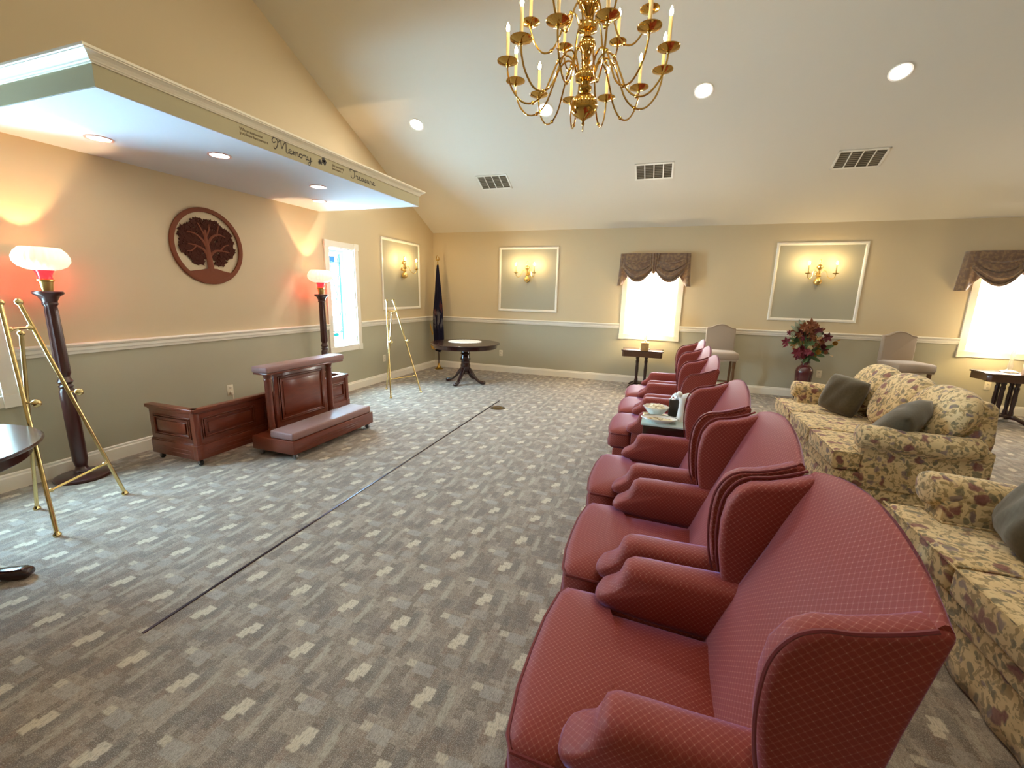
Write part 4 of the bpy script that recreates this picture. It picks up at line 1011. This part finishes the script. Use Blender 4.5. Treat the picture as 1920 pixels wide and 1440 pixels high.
def tbox(loc, s, mt, label, tissue=False):
    t = thing('tissue_box', label, 'box', loc); m = MB(); m.box(-s, s, -s, s, 0, s*2.1); m.build('box_body', mt, t, bevel=.003)
    m = MB(); m.lathe([(0, s*2.1), (s*.5, s*2.1), (s*.5, s*2.1+.001), (0, s*2.1+.001)], 16); m.build('opening', BLACK, t)
    m = MB(); m.grid(lambda u, v: (-s*.4+s*.8*u, -s*.25+s*.5*v+.01*math.sin(u*8), s*2.08+s*.9*math.sin(PI*u)*math.sin(PI*(v*.8+.1))), 8, 6)
    q = m.build('tissue', mat('tissue_paper', (250, 250, 250), .9), t, sharp=180); q.modifiers.new('thick', 'SOLIDIFY').thickness = .002
tbox((-.265, 7.375, .645), .062, fabric('box_tan_print', (178, 140, 84), (150, 112, 62), 40), 'tan square tissue box in front of the lamp on the end table behind the armchairs')
tbox((4.44, 7.22, .645), .065, mat('box_grey_print', (176, 158, 150), .6), 'pinkish grey square tissue box on the end table at the right edge')
# ---------------------------------------------------------------- vase of silk flowers
t = thing('flower_arrangement', 'tall dark red vase of burgundy, cream and yellow silk flowers', 'flowers', (2.06, 7.50, 0))
VAS = mat('oxblood_glaze', (74, 16, 24), .12, Coat_Weight=.8)
m = MB(); m.lathe([(.075, 0), (.085, .01), (.088, .10), (.10, .25), (.115, .40), (.117, .46), (.105, .51), (.075, .545), (.055, .56), (.05, .58), (.062, .605), (.058, .607), (.044, .58), (.03, .56), (0, .56)], 32); m.build('vase', VAS, t)
def fpos(u, v, dy=0):
    px, py = 1440+u/8, 580+v/8; k = 1+dy/7.5
    return ((2.074+(px-1512)*.00685+(py-683)*.00112)*k-2.06, dy, 1.5+((.572-(py-683)*.00794+(px-1512)*.0004)-1.5)*k)
FC = {'wine': mat('silk_wine', (110, 26, 40), .7), 'maroon': mat('silk_maroon', (88, 24, 26), .7), 'rust': mat('silk_rust', (126, 70, 38), .75), 'cream': mat('silk_cream', (228, 212, 168), .7), 'gold': mat('silk_gold', (190, 140, 52), .7), 'peach': mat('silk_peach', (198, 150, 98), .7), 'mauve': mat('silk_mauve', (134, 52, 66), .7), 'green': mat('silk_leaf', (78, 100, 58), .7), 'sage': mat('silk_sage', (150, 154, 128), .75)}
def petals(m, c, r, n, tilt, width=.5, twist=0, curl=.3):
    for k in range(n):
        a = 2*PI*k/n+twist; d = Vector((math.cos(a), -.25-tilt*.6, math.sin(a))); d.normalize()
        n_ = Vector((0, -1, 0)); s = d.cross(n_).normalized(); nn = s.cross(d)
        def fn(u, v): 
            l = v; wv = math.sin(PI*min(l*.92+.06, 1))**.8*width*r*.5*(2*u-1)
            return tuple(Vector(c)+d*(l*r)+s*wv-nn*(curl*r*l*l)+nn*(.10*r*(2*u-1)**2))
        m.grid(fn, 4, 5)
rnd = random.Random(11)
FL = [(560,700,'green','rose',.08),(640,690,'sage','daisy',.08),(520,710,'wine','daisy',.07),(690,690,'gold','daisy',.07),(600,640,'mauve','lily',.08),(270,480,'mauve','lily',.10),(420,560,'peach','lily',.10),(545,475,'peach','daisy',.075),(620,575,'cream','rose',.085),(640,510,'cream','daisy',.07),(430,640,'wine','lily',.11),(520,630,'wine','lily',.11),(560,670,'mauve','rose',.08),(440,700,'wine','lily',.09),(740,635,'gold','rose',.09),(800,500,'rust','daisy',.08),(815,555,'maroon','rose',.09),(985,505,'gold','rose',.085),(880,420,'maroon','lily',.10),(720,440,'rust','lily',.11),(690,520,'rust','daisy',.09),(560,360,'maroon','rose',.10),(600,300,'rust','lily',.11),(470,350,'maroon','lily',.11),(640,220,'rust','lily',.10),(690,270,'rust','lily',.10),(540,260,'rust','lily',.10),(750,320,'maroon','lily',.09),(650,370,'rust','lily',.11),(440,430,'maroon','rose',.08),(760,380,'sage','daisy',.07),(370,360,'sage','daisy',.07),(860,640,'rust','daisy',.06),(590,420,'maroon','lily',.10),(320,350,'mauve','lily',.06),(500,540,'wine','rose',.06),(850,600,'maroon','lily',.07)]
for k in range(34):
    a = k*2.399; r = math.sqrt((k+.5)/34); u = 600+250*r*math.cos(a); v = 450+225*r*math.sin(a)
    FL.append((u, v, ('rust', 'maroon', 'wine', 'rust', 'peach', 'mauve', 'rust', 'cream', 'sage')[k % 9] if v < 420 else ('wine', 'cream', 'gold', 'green', 'mauve', 'peach', 'green')[k % 7], ('lily', 'daisy', 'rose')[k % 3], rnd.uniform(.06, .09)))
for i, (u, v, c, kd, s) in enumerate(FL):
    dy = rnd.uniform(-.12, .10); p = Vector(fpos(u, v, dy)); m = MB(); tw = rnd.uniform(0, 2); s *= .74
    if kd == 'lily': petals(m, p, s, 6, .5, .55, tw, .35)
    elif kd == 'daisy': petals(m, p, s*.8, 9, .3, .5, tw, .1); m.ball(p+Vector((0, -.012, 0)), s*.18, 8, 5)
    else:
        for q, rr in enumerate((1, .8, .6, .4)): petals(m, p+Vector((0, -.012*q, 0)), s*.75*rr, 6, .3+q*.5, 1.1, tw+q*.5, -.35)
    b = m.build('blossom', FC[c], t, sharp=180)
    st_ = bez([(rnd.uniform(-.03, .03), rnd.uniform(-.02, .02), .57), (p.x*.35, dy*.4, .57+(p.z-.57)*.5), (p.x, p.y+.012, p.z)], 4); q = MB(); q.tube(st_, .003, 5); q.build('stem', FC['green'], b)
for (u, v, c, l, a) in ((440,260,'sage',.17,2.1),(400,290,'sage',.15,2.5),(480,230,'sage',.16,1.9),(520,230,'sage',.14,1.5),(640,190,'rust',.12,1.6),(710,240,'rust',.10,1.1),(800,310,'rust',.10,.6),(250,540,'mauve',.09,3.9),(360,500,'green',.14,3.0),(380,450,'green',.13,2.7),(650,700,'green',.15,-.9),(700,740,'green',.15,-.5),(600,740,'sage',.12,-1.4),(560,760,'green',.12,-2.2),(760,680,'green',.15,-.3),(830,640,'green',.15,-.2),(880,560,'green',.16,.3),(720,600,'green',.14,.2),(600,620,'green',.12,2.0),(940,690,'cream',.05,-.3),(1040,460,'gold',.05,.5),(300,340,'mauve',.06,2.4),(420,600,'green',.10,3.4)):
    p = Vector(fpos(u, v, rnd.uniform(-.06, .08))); d = Vector((math.cos(a), -.2, math.sin(a))).normalized(); s = d.cross(Vector((0, -1, 0))).normalized(); m = MB()
    m.grid(lambda x, y: tuple(p+d*((y-.5)*l)+s*((2*x-1)*.17*l*math.sin(PI*(.05+.9*y)))+Vector((0, -.03*math.sin(PI*y)-.01*abs(2*x-1), 0))), 4, 8)
    m.build('leaf', FC[c], t, sharp=180)

# ---------------------------------------------------------------- candle wall sconces
BULB = emat('candle_bulb', (1, .78, .46), L_BULB)
BULBW = emat('sconce_candle_bulb', (1, .74, .36), L_BULB*1.8)
def flame(m, c, s=1.0): m.lathe([(0, 0), (.007*s, .006*s), (.0105*s, .018*s), (.009*s, .030*s), (.004*s, .044*s), (0, .052*s)], 8, c)
def sconce(label, M):
    t = thing('wall_sconce', label, 'sconce', group='two-candle brass wall sconces'); t.matrix_world = M   # local: x right, -y out of wall
    m = MB(); Rm = Matrix.Rotation(PI/2, 4, 'X')
    m.lathe([(0, 0), (.030, 0), (.032, .006), (.024, .014), (0, .016)], 18, (0, 0, -.02), Rm); m.build('wall_plate', BRASSL, t)
    m = MB(); m.lathe([(0, -.155), (.010, -.15), (.036, -.135), (.044, -.110), (.036, -.085), (.018, -.07), (.012, -.055), (.026, -.045), (.026, -.035), (.012, -.02), (.016, .0), (.010, .02), (.014, .04), (.028, .055), (.032, .075), (.022, .095), (.010, .105), (.014, .12), (.008, .14), (.012, .155), (0, .17)], 20); m.xf(Matrix.Translation((0, -.062, 0)) @ Matrix.Diagonal((1.25, 1.25, 1.18, 1))); m.build('body', BRASSL, t)
    for s in (-1, 1):
        P = bez([(0, -.06, -.02), (s*.05, -.075, .03), (s*.085, -.10, .01), (s*.10, -.13, -.06), (s*.14, -.17, -.09), (s*.172, -.19, -.06), (s*.172, -.195, -.02)], 6)
        m = MB(); m.tube(P, .0048, 8); ar = m.build('arm', BRASSL, t); c = (s*.172, -.195, -.02)
        m = MB(); m.lathe([(.006, -.008), (.016, -.004), (.034, .004), (.040, .012), (.036, .010), (.014, .004), (.012, .02), (.014, .03), (.009, .03), (.009, .004)], 18, c); m.build('drip_pan', BRASSL, ar)
        m = MB(); m.lathe([(.0088, .02), (.0088, .125), (.006, .13)], 12, c); m.build('candle', IVORY, ar)
        m = MB(); flame(m, (c[0], c[1], c[2]+.128), 1.05); m.build('bulb', BULBW, ar)
    return t
sconce('two-candle brass sconce on the panel left of the flag', Matrix.Translation((XA, 6.70, 1.915)) @ Matrix.Rotation(PI/2, 4, 'Z'))
sconce('two-candle brass sconce on the panel right of the flag', Matrix.Translation((-2.46, YB, 1.905)))
sconce('two-candle brass sconce on the panel above the flower arrangement', Matrix.Translation((2.115, YB, 1.92)))

# ---------------------------------------------------------------- chandelier
CX, CY, CZ = -.5537, 2.7493, 2.782
t = thing('chandelier', 'polished brass two-tier candle chandelier hanging from the ridge', 'chandelier', (CX, CY, 0))
m = MB(); m.lathe([(0, 2.475), (.004, 2.478), (.010, 2.490), (.006, 2.500), (.012, 2.508), (.020, 2.516), (.05, 2.530), (.072, 2.552), (.080, 2.58), (.074, 2.608), (.055, 2.632), (.03, 2.645), (.022, 2.655)], 36); m.build('lower_ball', BRASS, t)
m = MB(); m.tube([(0, .006*math.cos(a), 2.462+.014*math.sin(a)) for a in [2*PI*k/14 for k in range(14)]], .003, 6, closed=True); m.build('pull_ring', BRASS, t)
m = MB(); m.lathe([(.022, 2.65), (.036, 2.662), (.040, 2.68), (.022, 2.692), (.028, 2.705), (.055, 2.715), (.060, 2.735), (.055, 2.755), (.03, 2.765), (.022, 2.79), (.03, 2.81), (.018, 2.825), (.026, 2.85), (.046, 2.875), (.050, 2.90), (.036, 2.925), (.018, 2.935), (.02, 2.955), (.05, 2.965), (.054, 2.985), (.048, 3.0), (.022, 3.01), (.016, 3.03), (.03, 3.05), (.055, 3.075), (.060, 3.10), (.046, 3.135), (.022, 3.16), (.014, 3.20), (.024, 3.22), (.018, 3.25), (.008, 3.27)], 32); m.build('column', BRASS, t)
def arms(n, R, z, ph, hub_r, pr, pan, cand):
    for k in range(n):
        a = ph+2*PI*k/n; ca, sa = math.cos(a), math.sin(a)
        m = MB(); m.tube([(r*ca, r*sa, z+h) for r, h in [(p.x, p.y) for p in bez([Vector((r, h, 0)) for r, h in pr], 6)]], .0052, 8); ar = m.build('arm', BRASS, t)
        for fr in (.30, .62):
            m = MB(); r, h = pr[int(fr*(len(pr)-1))]; m.ball((r*ca, r*sa, z+h), .011, 8, 6); m.build('arm_bead', BRASS, ar)
        c = (R*ca, R*sa, z)
        m = MB(); m.lathe([(.006, -.022), (.010, -.014), (.008, -.008), (pan*.5, -.004), (pan, .008), (pan*1.02, .012), (pan*.96, .011), (.014, .003), (.012, .014), (.015, .028), (.010, .028), (.009, .003)], 22, c); m.build('drip_pan', BRASS, ar)
        m = MB(); m.lathe([(.0095, .018), (.0095, cand), (.0065, cand+.006)], 12, c); m.build('candle', IVORY, ar)
        m = MB(); flame(m, (c[0], c[1], c[2]+cand+.004), .95); m.build('bulb', BULB, ar)
arms(12, .45, CZ, -2.7446, .05, [(.05, -.045), (.075, .03), (.115, .055), (.16, .025), (.20, -.06), (.24, -.145), (.30, -.195), (.365, -.190), (.42, -.130), (.445, -.06), (.45, -.02)], .058, .15)
arms(6, .33, 3.029, .12, .05, [(.045, -.05), (.07, .02), (.10, .035), (.135, -.01), (.165, -.09), (.205, -.145), (.255, -.15), (.30, -.10), (.325, -.04), (.33, -.02)], .052, .14)
z = 3.27; k = 0; m = MB()
while z < ZR-.12:
    ax = (1, 0) if k % 2 else (0, 1); m.tube([(ax[0]*.013*math.cos(a), ax[1]*.013*math.cos(a), z+.018+.024*math.sin(a)) for a in [2*PI*j/10 for j in range(10)]], .003, 5, closed=True); z += .038; k += 1
m.build('chain', BRASS, t)
m = MB(); m.lathe([(.006, ZR-.13), (.012, ZR-.10), (.05, ZR-.07), (.065, ZR-.03), (.065, ZR), (0, ZR)], 24); m.build('ceiling_canopy', BRASS, t)

# ---------------------------------------------------------------- floor track, brass floor plate
o = MB(); ang = math.atan2(-.09, 4.6)
o.box(-.007, .007, -2.3, 2.3, 0, .004); o = o.build('floor_track', mat('track_dark_metal', (66, 58, 66), .35, .8), None, smooth=False)
o.location = (-2.09, 3.30, 0); o.rotation_euler.z = -ang if False else math.atan2(.09, 4.6); tag(o, 'thin dark metal track strip running along the carpet', 'floor track')
t = thing('floor_outlet', 'round brass floor outlet plate near the end of the track', 'floor outlet', (-2.01, 5.21, 0))
m = MB(); m.lathe([(0, 0), (.10, 0), (.10, .003), (.075, .006), (0, .006)], 36); m.build('flange', mat('outlet_bronze', (96, 84, 66), .4, .7), t)
m = MB(); m.lathe([(.045, .006), (.062, .006), (.062, .009), (.045, .009), (.045, .006)], 32); m.build('brass_ring', BRASS, t)
m = MB(); m.lathe([(0, .006), (.044, .006), (.042, .009), (0, .009)], 28); m.build('cover', mat('outlet_cover_bronze', (110, 94, 70), .35, .8), t)
